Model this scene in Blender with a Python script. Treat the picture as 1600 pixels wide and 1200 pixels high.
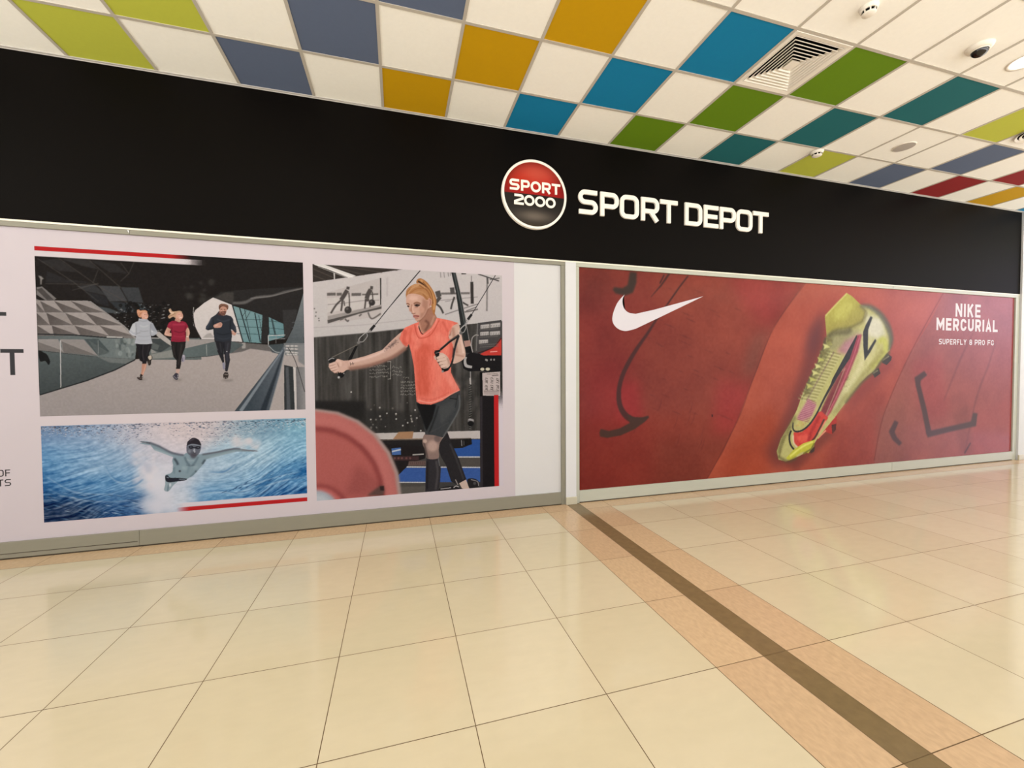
import bpy, bmesh, math, random
import numpy as np
from mathutils import Matrix, Vector

for o in list(bpy.data.objects):
    bpy.data.objects.remove(o, do_unlink=True)
scene = bpy.context.scene
COL = scene.collection

# ------------------------------------------------------------------ camera
YAW, PITCH, ROLL = 0.273086, -0.024797, -0.00601
FOC = 637.068                                   # focal length in pixels of a 1600x1200 picture
CAM = np.array([-1.491967, -2.829856, 1.451268])
YW = 1.355                                      # plane of the shop hoarding
H = 4.010                                       # ceiling height
def cam_axes():
    cy, sy, cp, sp = math.cos(YAW), math.sin(YAW), math.cos(PITCH), math.sin(PITCH)
    f = np.array([sy*cp, cy*cp, sp]); r = np.array([cy, -sy, 0.0]); u = np.cross(r, f)
    c, s = math.cos(ROLL), math.sin(ROLL)
    return c*r+s*u, -s*r+c*u, f
AR, AU, AF = cam_axes()
cd = bpy.data.cameras.new('camera'); cam = bpy.data.objects.new('camera', cd); COL.objects.link(cam)
cd.sensor_width = 36.0; cd.lens = FOC/1600*36.0; cd.clip_start = 0.05; cd.clip_end = 100
cam.matrix_world = Matrix(((AR[0], AU[0], -AF[0], CAM[0]), (AR[1], AU[1], -AF[1], CAM[1]),
                           (AR[2], AU[2], -AF[2], CAM[2]), (0, 0, 0, 1)))
scene.camera = cam

# ------------------------------------------------------------------ world, lights, exposure
scene.view_settings.view_transform = 'Standard'; scene.view_settings.look = 'None'
scene.view_settings.gamma = 1.0; scene.view_settings.use_curve_mapping = False
scene.view_settings.exposure = 0.30
w = bpy.data.worlds.new('mall_fill_light'); scene.world = w; w.use_nodes = True
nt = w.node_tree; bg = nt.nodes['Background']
# unseen surroundings, made brighter below the horizon to lift the ceiling
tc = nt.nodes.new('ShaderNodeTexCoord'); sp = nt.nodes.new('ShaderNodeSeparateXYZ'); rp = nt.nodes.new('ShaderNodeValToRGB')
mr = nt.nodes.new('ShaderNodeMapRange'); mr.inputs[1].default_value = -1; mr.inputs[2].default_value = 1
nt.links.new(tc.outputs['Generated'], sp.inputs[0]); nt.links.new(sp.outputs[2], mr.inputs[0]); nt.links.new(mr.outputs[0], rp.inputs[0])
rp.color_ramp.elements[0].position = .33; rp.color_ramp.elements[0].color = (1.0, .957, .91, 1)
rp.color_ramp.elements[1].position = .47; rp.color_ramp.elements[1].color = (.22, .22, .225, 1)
dt = nt.nodes.new('ShaderNodeVectorMath'); dt.operation = 'DOT_PRODUCT'; dt.inputs[1].default_value = (.91, -.36, .20)   # cool glow added at the unseen right end for glare on the red poster
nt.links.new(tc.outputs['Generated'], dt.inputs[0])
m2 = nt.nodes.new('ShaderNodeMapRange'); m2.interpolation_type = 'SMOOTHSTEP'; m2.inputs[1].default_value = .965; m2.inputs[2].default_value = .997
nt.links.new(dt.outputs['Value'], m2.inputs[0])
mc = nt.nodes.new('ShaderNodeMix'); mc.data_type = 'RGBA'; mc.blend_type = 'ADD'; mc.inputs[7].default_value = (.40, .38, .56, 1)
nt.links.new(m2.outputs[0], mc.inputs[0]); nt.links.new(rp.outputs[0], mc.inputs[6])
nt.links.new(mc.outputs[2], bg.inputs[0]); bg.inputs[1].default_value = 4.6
def area(name, loc, sx, sy, power, col, rot=(0, 0, 0)):
    l = bpy.data.lights.new(name, 'AREA'); l.shape = 'RECTANGLE'; l.size = sx; l.size_y = sy
    l.energy = power; l.color = col
    o = bpy.data.objects.new(name, l); COL.objects.link(o); o.location = loc; o.rotation_euler = rot
    return o
# row of unseen area lights added above the view to light floor and wall
for k, x in enumerate((-5.8, -2.8, 0.2, 3.2, 6.2, 9.2)):
    area('ceiling_fill_light', (x, -1.3, H-0.02), 1.2, 0.6, 31, (1.0, 0.96, 0.91))

# ------------------------------------------------------------------ helpers
def lin(c):
    c = np.asarray(c, float)/255.0
    return np.where(c <= 0.04045, c/12.92, ((c+0.055)/1.055)**2.4)
def new_mat(name, col, rough=0.5, spec=0.5, metal=0.0, noise=0.0, nscale=8.0, bump=0.0, bscale=60.0, emit=None, vary=None):
    """procedural material: base colour varied by noise, optional fine bump"""
    m = bpy.data.materials.new(name); m.use_nodes = True
    nt = m.node_tree; b = nt.nodes['Principled BSDF']
    rgb = tuple(lin(col))+(1,)
    b.inputs['Base Color'].default_value = rgb
    b.inputs['Roughness'].default_value = rough; b.inputs['Metallic'].default_value = metal
    b.inputs['Specular IOR Level'].default_value = spec
    tc = nt.nodes.new('ShaderNodeTexCoord')
    if noise > 0:
        n = nt.nodes.new('ShaderNodeTexNoise'); n.inputs['Scale'].default_value = nscale; n.inputs['Detail'].default_value = 6
        mp = nt.nodes.new('ShaderNodeMapping'); mp.inputs['Scale'].default_value = vary or (1, 1, 1)
        nt.links.new(tc.outputs['Object'], mp.inputs[0]); nt.links.new(mp.outputs[0], n.inputs['Vector'])
        mx = nt.nodes.new('ShaderNodeMix'); mx.data_type = 'RGBA'
        lo = tuple(np.clip(lin(col)*(1-noise), 0, 1))+(1,); hi = tuple(np.clip(lin(col)*(1+noise), 0, 1))+(1,)
        mx.inputs[6].default_value = lo; mx.inputs[7].default_value = hi
        nt.links.new(n.outputs['Fac'], mx.inputs[0]); nt.links.new(mx.outputs[2], b.inputs['Base Color'])
    if bump > 0:
        n2 = nt.nodes.new('ShaderNodeTexNoise'); n2.inputs['Scale'].default_value = bscale; n2.inputs['Detail'].default_value = 3
        nt.links.new(tc.outputs['Object'], n2.inputs['Vector'])
        bp = nt.nodes.new('ShaderNodeBump'); bp.inputs['Strength'].default_value = bump; bp.inputs['Distance'].default_value = 0.002
        nt.links.new(n2.outputs['Fac'], bp.inputs['Height']); nt.links.new(bp.outputs[0], b.inputs['Normal'])
    if emit:
        b.inputs['Emission Color'].default_value = emit[:3]+(1,); b.inputs['Emission Strength'].default_value = emit[3]
    return m
def tag(o, label=None, cat=None, group=None, kind=None):
    if label: o['label'] = label
    if cat: o['category'] = cat
    if group: o['group'] = group
    if kind: o['kind'] = kind
    return o
def empty(name, loc, label, cat, group=None):
    o = bpy.data.objects.new(name, None); COL.objects.link(o); o.location = loc; o.empty_display_size = 0.1
    return tag(o, label, cat, group)
def obj(name, bm, mats, parent=None, smooth=False):
    me = bpy.data.meshes.new(name)
    bmesh.ops.recalc_face_normals(bm, faces=bm.faces)
    bm.to_mesh(me); bm.free()
    for m in (mats if isinstance(mats, (list, tuple)) else [mats]): me.materials.append(m)
    if smooth:
        for p in me.polygons: p.use_smooth = True
    o = bpy.data.objects.new(name, me); COL.objects.link(o)
    if parent is not None:
        o.parent = parent
        if parent.location.length > 0: o.matrix_parent_inverse = Matrix.Translation(-parent.location)
    return o
def box(bm, x0, x1, y0, y1, z0, z1, bevel=0.0, mi=0):
    vs = [bm.verts.new((x, y, z)) for x in (x0, x1) for y in (y0, y1) for z in (z0, z1)]
    fs = [bm.faces.new([vs[i] for i in f]) for f in ((0, 1, 3, 2), (4, 6, 7, 5), (0, 4, 5, 1), (2, 3, 7, 6), (0, 2, 6, 4), (1, 5, 7, 3))]
    for f in fs: f.material_index = mi
    if bevel > 0:
        es = list({e for f in fs for e in f.edges})
        bmesh.ops.bevel(bm, geom=es, offset=bevel, segments=2, affect='EDGES', profile=0.5)
def lathe(bm, prof, n=40, c=(0, 0, 0), axis='z', a0=0.0, a1=2*math.pi, mi=0):
    """revolve (radius, height) pairs about a vertical axis (axis z) or the wall normal (axis y)"""
    full = abs(a1-a0-2*math.pi) < 1e-6
    steps = n if full else n+1
    rings = []
    for r, h in prof:
        ring = []
        for k in range(steps):
            a = a0+(a1-a0)*k/n
            if axis == 'z': p = (c[0]+r*math.cos(a), c[1]+r*math.sin(a), c[2]+h)
            else: p = (c[0]+r*math.cos(a), c[1]-h, c[2]+r*math.sin(a))
            ring.append(bm.verts.new(p))
        rings.append(ring)
    for A, B in zip(rings[:-1], rings[1:]):
        for k in range(steps if full else steps-1):
            j = (k+1) % steps
            f = bm.faces.new((A[k], A[j], B[j], B[k])); f.material_index = mi
    return rings
def B(): return bmesh.new()

# wall point seen at a tracing position: crop origin (ox, oy) and zoom s, then projected onto the hoarding plane
def photo(fr, pts):
    p = np.asarray(pts, float)
    return np.stack([fr[0]+p[:, 0]/fr[2], fr[1]+p[:, 1]/fr[2]], -1)
def onwall(px, y=YW):
    px = np.asarray(px, float)
    d = (px[:, :1]-800)/FOC*AR-(px[:, 1:]-600)/FOC*AU+AF
    t = (y-CAM[1])/d[:, 1]
    q = CAM+t[:, None]*d
    return q[:, [0, 2]]
def W(x, y): return onwall([(x, y)])[0]
def spline(pts, closed=True, n=6):
    p = np.asarray(pts, float); out = []; m = len(p)
    for i in range(m if closed else m-1):
        if closed: a, b, c, d = p[i-1], p[i], p[(i+1) % m], p[(i+2) % m]
        else: a, b, c, d = p[max(i-1, 0)], p[i], p[i+1], p[min(i+2, m-1)]
        for k in range(n):
            t = k/n
            out.append(0.5*((2*b)+(c-a)*t+(2*a-5*b+4*c-d)*t*t+(3*b-a-3*c+d)*t**3))
    if not closed: out.append(p[-1])
    return np.array(out)
def ribbon(pts, wd):
    """outline of a stroke along pts whose width may change along the way"""
    p = np.asarray(pts, float)
    keep = [0]+[i for i in range(1, len(p)) if np.linalg.norm(p[i]-p[i-1]) > 1e-5]; p = p[keep]; n = len(p)
    loop = n > 3 and np.linalg.norm(p[0]-p[-1]) < 1e-5
    wd = np.interp(np.linspace(0, 1, n), np.linspace(0, 1, len(wd)), wd) if np.ndim(wd) else np.full(n, wd)
    L, R = [], []
    for i in range(n):
        a = p[i]-p[i-1] if i else (p[0]-p[-2] if loop else p[1]-p[0])
        b = p[i+1]-p[i] if i < n-1 else (p[1]-p[0] if loop else p[-1]-p[-2])
        a = a/(np.linalg.norm(a)+1e-9); b = b/(np.linalg.norm(b)+1e-9)
        t = a+b; t = t/(np.linalg.norm(t)+1e-9); nn = np.array([-t[1], t[0]])
        k = 1/max(0.5, nn@np.array([-a[1], a[0]]))
        L.append(p[i]+nn*wd[i]/2*k); R.append(p[i]-nn*wd[i]/2*k)
    return np.array(L), np.array(R)

# ------------------------------------------------------------------ printed pictures (colour stored on the print's own fine mesh)
PRINT_GAIN = np.array((.66, .665, .71))       # inks as printed, a little under the white of the sheet
class Canvas:
    def __init__(s, x0, x1, z0, z1, d, base=(128, 128, 128)):
        s.nx = int(round((x1-x0)/d)); s.nz = int(round((z1-z0)/d))
        s.x0, s.z0 = x0, z0; s.dx = (x1-x0)/s.nx; s.dz = (z1-z0)/s.nz
        s.C = 2*(s.nx+1); s.R = 2*(s.nz+1)
        s.img = np.empty((s.R, s.C, 3)); s.img[:] = base
        s.id = np.zeros((s.R, s.C), np.int8)
        s.X = x0-s.dx/2+(np.arange(s.C)+.5)*s.dx/2
        s.Z = z0-s.dz/2+(np.arange(s.R)+.5)*s.dz/2
    def px(s, q): return np.stack([(q[:, 0]-s.x0+s.dx/2)/(s.dx/2), (q[:, 1]-s.z0+s.dz/2)/(s.dz/2)], -1)
    def mask(s, polys, soft=0.0):
        """coverage inside bbox -> (slice, mask)"""
        P = [s.px(q) for q in polys]; allp = np.concatenate(P)
        r = int(round(soft/(s.dx/2)/1.8)); pad = 3*r+2
        c0 = int(max(0, math.floor(allp[:, 0].min())-pad)); c1 = int(min(s.C, math.ceil(allp[:, 0].max())+pad))
        r0 = int(max(0, math.floor(allp[:, 1].min())-pad)); r1 = int(min(s.R, math.ceil(allp[:, 1].max())+pad))
        if c1 <= c0 or r1 <= r0: return None, None
        e0, e1, f0, f1 = c0-pad, c1+pad, r0-pad, r1+pad       # work on a padded box so blurs do not darken at the edge
        hgt, wid = f1-f0, e1-e0
        m = np.zeros((hgt, wid), bool)
        for p in P:
            t = np.zeros((hgt, wid+1), np.int32)
            for a, b in zip(p, np.roll(p, -1, 0)):
                if a[1] == b[1]: continue
                lo, hi = (a, b) if a[1] < b[1] else (b, a)
                y0 = max(int(math.ceil(lo[1]-.5)), f0); y1 = min(int(math.ceil(hi[1]-.5)), f1)
                if y1 <= y0: continue
                ys = np.arange(y0, y1); xs = lo[0]+(ys+.5-lo[1])/(hi[1]-lo[1])*(hi[0]-lo[0])
                k = np.clip(np.ceil(xs-.5).astype(int)-e0, 0, wid)
                np.add.at(t, (ys-f0, k), 1)
            m |= (np.cumsum(t, 1)[:, :wid] & 1).astype(bool)
        m = m.astype(float)
        if r > 0:
            for ax in (0, 1):
                for _ in range(3):
                    c = np.cumsum(np.pad(m, [(r+1, r) if a == ax else (0, 0) for a in (0, 1)], mode='edge'), ax)
                    n = m.shape[ax]
                    m = (np.take(c, range(2*r+1, 2*r+1+n), ax)-np.take(c, range(0, n), ax))/(2*r+1)
        return (slice(r0, r1), slice(c0, c1)), m[r0-f0:r1-f0, c0-e0:c1-e0]
    def put(s, sl, m, col, alpha=1.0, id=None, grad=None):
        if sl is None: return
        col = np.asarray(col, float)
        if grad is not None:                       # (wall point a, wall point b, second colour)
            a, b, c2 = grad; d = b-a
            X, Z = np.meshgrid(s.X[sl[1]], s.Z[sl[0]])
            t = np.clip(((X-a[0])*d[0]+(Z-a[1])*d[1])/(d@d), 0, 1)[..., None]
            col = col*(1-t)+np.asarray(c2, float)*t
        k = (m*alpha)[..., None]
        s.img[sl] = s.img[sl]*(1-k)+col*k
        if id is not None: s.id[sl][m > .5] = id
    def poly(s, fr, pts, col, soft=0.0, alpha=1.0, sm=False, id=None, grad=None):
        p = spline(pts) if sm else np.asarray(pts, float)
        q = onwall(photo(fr, p))
        if grad is not None:
            g = onwall(photo(fr, [grad[0], grad[1]])); grad = (g[0], g[1], grad[2])
        sl, m = s.mask([q], soft); s.put(sl, m, col, alpha, id, grad)
    def line(s, fr, pts, wd, col, soft=0.0, alpha=1.0, sm=False, id=None):
        p = spline(pts, False) if sm else np.asarray(pts, float)
        L, R = ribbon(p, wd); quads = []
        for i in range(len(L)-1):
            quads.append(onwall(photo(fr, [L[i], L[i+1], R[i+1], R[i]])))
        sl, m = s.mask(quads, soft); s.put(sl, m, col, alpha, id)
    def dot(s, fr, c, r, col, soft=0.0, alpha=1.0, ry=None, id=None):
        a = np.linspace(0, 2*math.pi, 25)[:-1]
        s.poly(fr, np.stack([c[0]+r*np.cos(a), c[1]+(ry or r)*np.sin(a)], -1), col, soft, alpha, id=id)
    def rect(s, x0, x1, z0, z1, col, alpha=1.0):
        sl, m = s.mask([np.array([(x0, z0), (x1, z0), (x1, z1), (x0, z1)])]); s.put(sl, m, col, alpha)
    def noise(s, cx, cz, seed, octaves=3):
        """smooth noise, cell size cx by cz metres, mean 0"""
        rng = np.random.RandomState(seed); out = np.zeros((s.R, s.C)); amp = 1.0
        for o in range(octaves):
            u = (s.X-s.X[0])/cx*2**o; v = (s.Z-s.Z[0])/cz*2**o
            g = rng.rand(int(v[-1])+3, int(u[-1])+3)-.5
            iu, iv = u.astype(int), v.astype(int); fu, fv = u-iu, v-iv
            fu = fu*fu*(3-2*fu); fv = (fv*fv*(3-2*fv))[:, None]
            a = g[iv][:, iu]*(1-fu)+g[iv][:, iu+1]*fu; b = g[iv+1][:, iu]*(1-fu)+g[iv+1][:, iu+1]*fu
            out += amp*(a*(1-fv)+b*fv); amp *= .5
        return out
    def build(s, y, mat, names, parent, gain=PRINT_GAIN):
        """names: {id: (object name, label)} -> one mesh per id, cut out of the same sheet"""
        v = s.img.reshape(s.nz+1, 2, s.nx+1, 2, 3).mean((1, 3))
        colr = lin(np.clip(v, 0, 255))*gain
        xs = s.x0+np.arange(s.nx+1)*s.dx; zs = s.z0+np.arange(s.nz+1)*s.dz
        co = np.empty((s.nz+1, s.nx+1, 3)); co[..., 0] = xs; co[..., 1] = y; co[..., 2] = zs[:, None]
        co = co.reshape(-1, 3); colr = colr.reshape(-1, 3)
        i = (np.arange(s.nz)[:, None]*(s.nx+1)+np.arange(s.nx)).ravel()
        quads = np.stack([i, i+1, i+s.nx+2, i+s.nx+1], -1)
        fid = s.id[1:-1, 1:-1].reshape(s.nz, 2, s.nx, 2)[:, 0, :, 0].ravel()
        objs = {}
        for k, (nm, lab) in names.items():
            f = quads[fid == k]
            if len(f) == 0: continue
            u, inv = np.unique(f, return_inverse=True); inv = inv.reshape(f.shape)
            me = bpy.data.meshes.new(nm)
            me.vertices.add(len(u)); me.vertices.foreach_set('co', co[u].astype(np.float32).ravel())
            me.loops.add(inv.size); me.loops.foreach_set('vertex_index', inv.astype(np.int32).ravel())
            me.polygons.add(len(f)); me.polygons.foreach_set('loop_start', np.arange(0, inv.size, 4, dtype=np.int32))
            me.update(calc_edges=True)
            at = me.color_attributes.new('print_color', 'FLOAT_COLOR', 'POINT')
            rgba = np.ones((len(u), 4), np.float32); rgba[:, :3] = colr[u]
            at.data.foreach_set('color', rgba.ravel())
            me.materials.append(mat)
            o = bpy.data.objects.new(nm, me); COL.objects.link(o)
            par = parent if k == 0 else objs[0]
            o.parent = par
            if lab: o['label'] = lab
            objs[k] = o
        return objs
def print_mat(name, rough, spec, coat=0.0, coat_rough=0.1):
    m = bpy.data.materials.new(name); m.use_nodes = True; nt = m.node_tree; b = nt.nodes['Principled BSDF']
    a = nt.nodes.new('ShaderNodeAttribute'); a.attribute_name = 'print_color'
    nt.links.new(a.outputs['Color'], b.inputs['Base Color'])
    b.inputs['Roughness'].default_value = rough; b.inputs['Specular IOR Level'].default_value = spec
    b.inputs['Coat Weight'].default_value = coat; b.inputs['Coat Roughness'].default_value = coat_rough
    return m

# ------------------------------------------------------------------ stroke lettering (unit height, own width)
def arc(cx, cy, rx, ry, a0, a1, n=8):
    return [(cx+rx*math.cos(math.radians(a0+(a1-a0)*k/n)), cy+ry*math.sin(math.radians(a0+(a1-a0)*k/n))) for k in range(n+1)]
def glyph(ch, w, t, sq):
    """stroke paths of a letter in a box w by 1; t = stroke width, sq = corner radius"""
    h = t/2; l, r, b, tp = h, w-h, h, 1-h; m = .5; q = min(sq, (r-l)/2, (tp-b)/2)
    def rr(l, r, b, tp, q):      # closed rounded box, counter-clockwise from bottom middle
        return [((l+r)/2, b)]+arc(r-q, b+q, q, q, -90, 0)+arc(r-q, tp-q, q, q, 0, 90)+arc(l+q, tp-q, q, q, 90, 180)+arc(l+q, b+q, q, q, 180, 270)+[((l+r)/2, b)]
    q4 = min(q, (tp-m)/2)
    bowl = [(l, tp)]+arc(r-q4*1.0, tp-q4, q4, q4, 90, 0)+arc(r-q4, .42+q4, q4, q4, 0, -90)+[(l, .42)]
    G = {
     'O': [rr(l, r, b, tp, q)], '0': [rr(l, r, b, tp, q)],
     'D': [[(l, tp)]+arc(r-q, tp-q, q, q, 90, 0)+arc(r-q, b+q, q, q, 0, -90)+[(l, b), (l, tp)]],
     'S': [[(w-h*.3, tp)]+arc(l+q4, tp-q4, q4, q4, 90, 180)+arc(l+q4, m+q4, q4, q4, 180, 270)+arc(r-q4, m-q4, q4, q4, 90, 0)+arc(r-q4, b+q4, q4, q4, 0, -90)+[(h*.3, b)]],
     'P': [[(l, 0), (l, 1)], bowl],
     'R': [[(l, 0), (l, 1)], bowl, [(w*.52, .42), (w-h, 0)]],
     'T': [[(0, tp), (w, tp)], [(w/2, 0), (w/2, tp)]],
     'E': [[(w, tp), (l, tp), (l, b), (w, b)], [(l, m), (w*.92, m)]],
     'F': [[(w, tp), (l, tp), (l, 0)], [(l, m), (w*.92, m)]],
     'L': [[(l, 1), (l, b), (w, b)]], 'I': [[(w/2, 0), (w/2, 1)]],
     'N': [[(l, 0), (l, 1)], [(l, 1-h*.6), (r, h*.6)], [(r, 0), (r, 1)]],
     'K': [[(l, 0), (l, 1)], [(l, .38), (r, 1)], [(w*.42, .56), (r, 0)]],
     'M': [[(l, 0), (l, 1)], [(l, 1-h*.6), (w/2, .32), (r, 1-h*.6)], [(r, 0), (r, 1)]],
     'C': [arc(r-q, tp-q, q, q, 10, 90)+arc(l+q, tp-q, q, q, 90, 180)+arc(l+q, b+q, q, q, 180, 270)+arc(r-q, b+q, q, q, 270, 360)],
     'U': [[(l, 1)]+arc(l+q, b+q, q, q, 180, 270)+arc(r-q, b+q, q, q, 270, 360)+[(r, 1)]],
     'A': [[(h*.8, 0), (w/2, 1-h*.5), (w-h*.8, 0)], [(w*.22, .3), (w*.78, .3)]],
     'Y': [[(h*.7, 1), (w/2, .45), (w-h*.7, 1)], [(w/2, 0), (w/2, .5)]],
     '8': [rr(l+.02, r-.02, m, tp, min(q, q4)), rr(l, r, b, m, min(q, q4))],
     'G': [arc(r-q, tp-q, q, q, 25, 90)+arc(l+q, tp-q, q, q, 90, 180)+arc(l+q, b+q, q, q, 180, 270)+arc(r-q, b+q, q, q, 270, 360)+[(r, .42), (w*.5, .42)]],
     '2': [[(h*.3, tp)]+arc(r-q4, tp-q4, q4, q4, 90, 0)+[(r, .62), (l, .3), (l, b), (w, b)]],
    }
    return G[ch]
def letter(bm, ch, x0, x1, z0, z1, t, sq, y0, y1):
    """solid letter in the wall plane, front face at y0, back at y1; t and sq in metres"""
    hh = z1-z0; sx = 1.0
    for n_, path in enumerate(glyph(ch, (x1-x0)/hh, t/hh, sq/hh)):
        ya = y0-n_*min(.0006, abs(y1-y0)*.2)             # overlapping strokes never share a face
        L, R = ribbon(path, t/hh)
        for i in range(len(L)-1):
            q = [L[i], L[i+1], R[i+1], R[i]]
            fr = [bm.verts.new((x0+p[0]*hh, ya, z0+p[1]*hh)) for p in q]
            bk = [bm.verts.new((x0+p[0]*hh, y1, z0+p[1]*hh)) for p in q]
            bm.faces.new(fr); bm.faces.new(bk[::-1])
            ends = [0, 2]+([3] if i == 0 else [])+([1] if i == len(L)-2 else [])
            for e in ends:
                f = (e+1) % 4
                bm.faces.new((fr[e], bk[e], bk[f], fr[f]))
# ================================================================== setting
rng = random.Random(5)
CREAM = [new_mat('floor_cream_%d' % i, c, 0.11, 0.5, noise=.05, nscale=9, vary=(1, 2.2, 1)) for i, c in enumerate(((198, 186, 158), (196, 184, 155), (200, 188, 160)))]
PINK = [new_mat('floor_pink_%d' % i, c, 0.2, 0.45, noise=.2, nscale=26, vary=(2, 1, 1)) for i, c in enumerate(((193, 166, 132), (189, 161, 128)))]
DARK = new_mat('floor_brown', (116, 98, 68), 0.2, 0.5, noise=.22, nscale=22)
GROUT = new_mat('floor_joint', (98, 76, 50), 0.7, 0.2)
FX0, FX1, FY0, FY1 = -9.6, 12.2, -6.6, YW+0.1
ST = 0.7356                                      # width of the brown and pink inlay strip
fm = CREAM+PINK+[DARK, GROUT]
bm = B()
box(bm, FX0, FX1, FY0, FY1, -0.06, -0.0012, mi=6)
def tile(x0, x1, y0, y1, mi, g=0.0018):
    if x1-x0 < .01 or y1-y0 < .01: return
    vs = [bm.verts.new(p) for p in ((x0+g, y0+g, 0), (x1-g, y0+g, 0), (x1-g, y1-g, 0), (x0+g, y1-g, 0))]
    f = bm.faces.new(vs); f.material_index = mi
S6 = 0.6
xs = [(-S6*(k+1), -S6*k) for k in range(int(-FX0/S6))]+[(ST+S6*k, ST+S6*(k+1)) for k in range(int((FX1-ST)/S6))]
ys = [(S6*j, S6*(j+1)) for j in range(-12, 1)]+[(.6, 1.135), (1.135, FY1)]
for y0, y1 in ys:
    for x0, x1 in xs:
        tile(x0, x1, y0, y1, rng.randrange(3) if y1 <= 1.2 else 3+rng.randrange(2))
    k = 3+rng.randrange(2)
    tile(0, .2925, y0, y1, k); tile(.2925, .4425, y0, y1, 5, .0008); tile(.4425, ST, y0, y1, 3+rng.randrange(2))
tag(obj('floor', bm, fm), kind='structure')

# ceiling: lay-in panels on a grid of bars
OX, OY, P6 = -2.798, 1.3746, 0.6
tones = dict(w=(250, 248, 240), s=(94, 106, 131), o=(197, 152, 3), b=(16, 123, 168), g=(98, 133, 14), t=(32, 102, 107), l=(188, 193, 72), r=(140, 30, 30))
keys = list(tones)
cm = [new_mat('ceiling_panel_'+k, tones[k], 0.85, 0.2, noise=.03, nscale=40, bump=.25, bscale=260) for k in keys]
row0 = {-2: 'l', 0: 's', 2: 'o', 4: 'b', 6: 'g', 8: 't', 10: 'l', 12: 's', 14: 'r', 16: 'o', 18: 'b', 20: 'g', 22: 't', -4: 't', -6: 'g', -8: 'b'}
row1 = {k+1: v for k, v in row0.items() if k != 10}
row2 = {k+2: v for k, v in row0.items() if k != 18}
bm = B()
VENT, RVENT = 7, 13                               # grid columns of the square and the round air outlet (second row from the hoarding's third)
for c in range(-11, 25):
    for r in range(0, 13):
        y1 = YW if r == 0 else OY-P6*r
        y0 = OY-P6*(r+1)
        k = (row0, row1, row2)[r].get(c, 'w') if r < 3 else 'w'
        if r == 2 and c in (VENT,): continue
        x0 = OX+P6*c; x1 = x0+P6
        f = bm.faces.new([bm.verts.new(p) for p in ((x0, y0, H), (x0, y1, H), (x1, y1, H), (x1, y0, H))]); f.material_index = keys.index(k)
x0, x1, y0, y1 = OX-11*P6, OX+25*P6, OY-13*P6, YW+.1
box(bm, x0, x1, y0, YW-.03, H+.36, H+.40)             # slab over the ceiling void
ceil = tag(obj('ceiling', bm, cm), kind='structure')
gridm = new_mat('ceiling_bar', (188, 181, 169), 0.5, 0.4)
bm = B()
for c in range(-11, 26): box(bm, OX+P6*c-.012, OX+P6*c+.012, y0, YW, H-.004, H+.03)
for r in range(1, 14): box(bm, x0, x1, OY-P6*r-.012, OY-P6*r+.012, H-.0045, H+.03)
obj('ceiling_grid', bm, gridm, ceil)

# wall line: white piers, base blocks, ceiling edge angle
WHITE = new_mat('pier_paint', (207, 208, 210), 0.6, 0.3, noise=.015, nscale=5)
TILEB = new_mat('base_tile', (190, 184, 162), 0.3, 0.5, noise=.08, nscale=20)
FR = YW-.022                                      # front face of the aluminium frames
bm = B(); box(bm, .2855, .4095, YW-.03, YW+.25, 0.0, 2.672); tag(obj('wall_middle', bm, WHITE), kind='structure')
bm = B(); box(bm, .2815, .4135, YW-.048, YW-.0301, 0.0, .083, .004); tag(obj('baseboard_middle', bm, TILEB), kind='structure')
bm = B(); box(bm, 8.216, 11.5, YW-.045, YW+.25, 0.0, H); tag(obj('wall_right', bm, WHITE), kind='structure')
bm = B(); box(bm, 8.205, 11.5, YW-.063, YW-.0451, 0.0, .085, .004); tag(obj('baseboard_right', bm, TILEB), kind='structure')
BACK = new_mat('wall_behind', (150, 146, 138), 0.8, 0.2, noise=.03)
bm = B(); box(bm, -9.4, .285, YW+.09, YW+.2, 0, H); box(bm, .41, 8.215, YW+.09, YW+.2, 0, H)
tag(obj('wall_back', bm, BACK), kind='structure')
ANG = new_mat('edge_angle', (186, 182, 176), 0.45, 0.5)
bm = B(); box(bm, -9.4, 8.215, FR-.020, FR-.0005, H-.008, H-.0005); box(bm, -9.4, 8.215, FR-.003, FR-.0002, H-.014, H-.008)
tag(obj('trim_1', bm, ANG), kind='structure')
bm = B(); box(bm, -9.4, 8.215, FR-.002, YW+.05, 2.673, 2.687); tag(obj('trim_2', bm, new_mat('fascia_lip', (236, 230, 214), 0.4, 0.5)), kind='structure')

# black fascia
BLACK = new_mat('fascia_black', (11, 8, 6), 0.55, 0.05, noise=.10, nscale=3)
bm = B(); box(bm, -9.4, 8.2155, FR, YW+.08, 2.6872, H-.0005)
tag(obj('fascia_panel', bm, BLACK), 'long matte black fascia band running above both posters, under the coloured ceiling', 'fascia')

# aluminium frames
ALU = new_mat('frame_grey', (131, 128, 113), 0.42, 0.5, noise=.05, nscale=6, vary=(.3, 1, 4))
ALU2 = new_mat('frame_silver', (178, 180, 166), 0.38, 0.5, noise=.05, nscale=6, vary=(.3, 1, 4))
GAP = new_mat('plinth_shadow', (70, 62, 50), 0.7, 0.2)
def frame(loc, label, al, rails, rz, stiles, kicks, kz):
    t = empty('shopfront_frame', loc, label, 'frame')
    for a, b in rails:
        bm = B(); box(bm, a, b, FR, YW+.06, rz[0], rz[1], .002); obj('top_rail', bm, al, t)
    for a, b in stiles:
        bm = B(); box(bm, a, b, FR, YW+.06, .0, rz[0]-.0005, .002); obj('stile', bm, al, t)
    for a, b in kicks:
        bm = B(); box(bm, a, b, FR, YW+.06, .012, kz, .002); obj('kick_panel', bm, al, t)
    bm = B(); box(bm, kicks[0][0], kicks[-1][1], FR+.006, YW+.05, 0, .0118); obj('plinth', bm, GAP, t)
    return t
JL = W(205, 360)[0]; JK = W(220, 836)[0]
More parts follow.
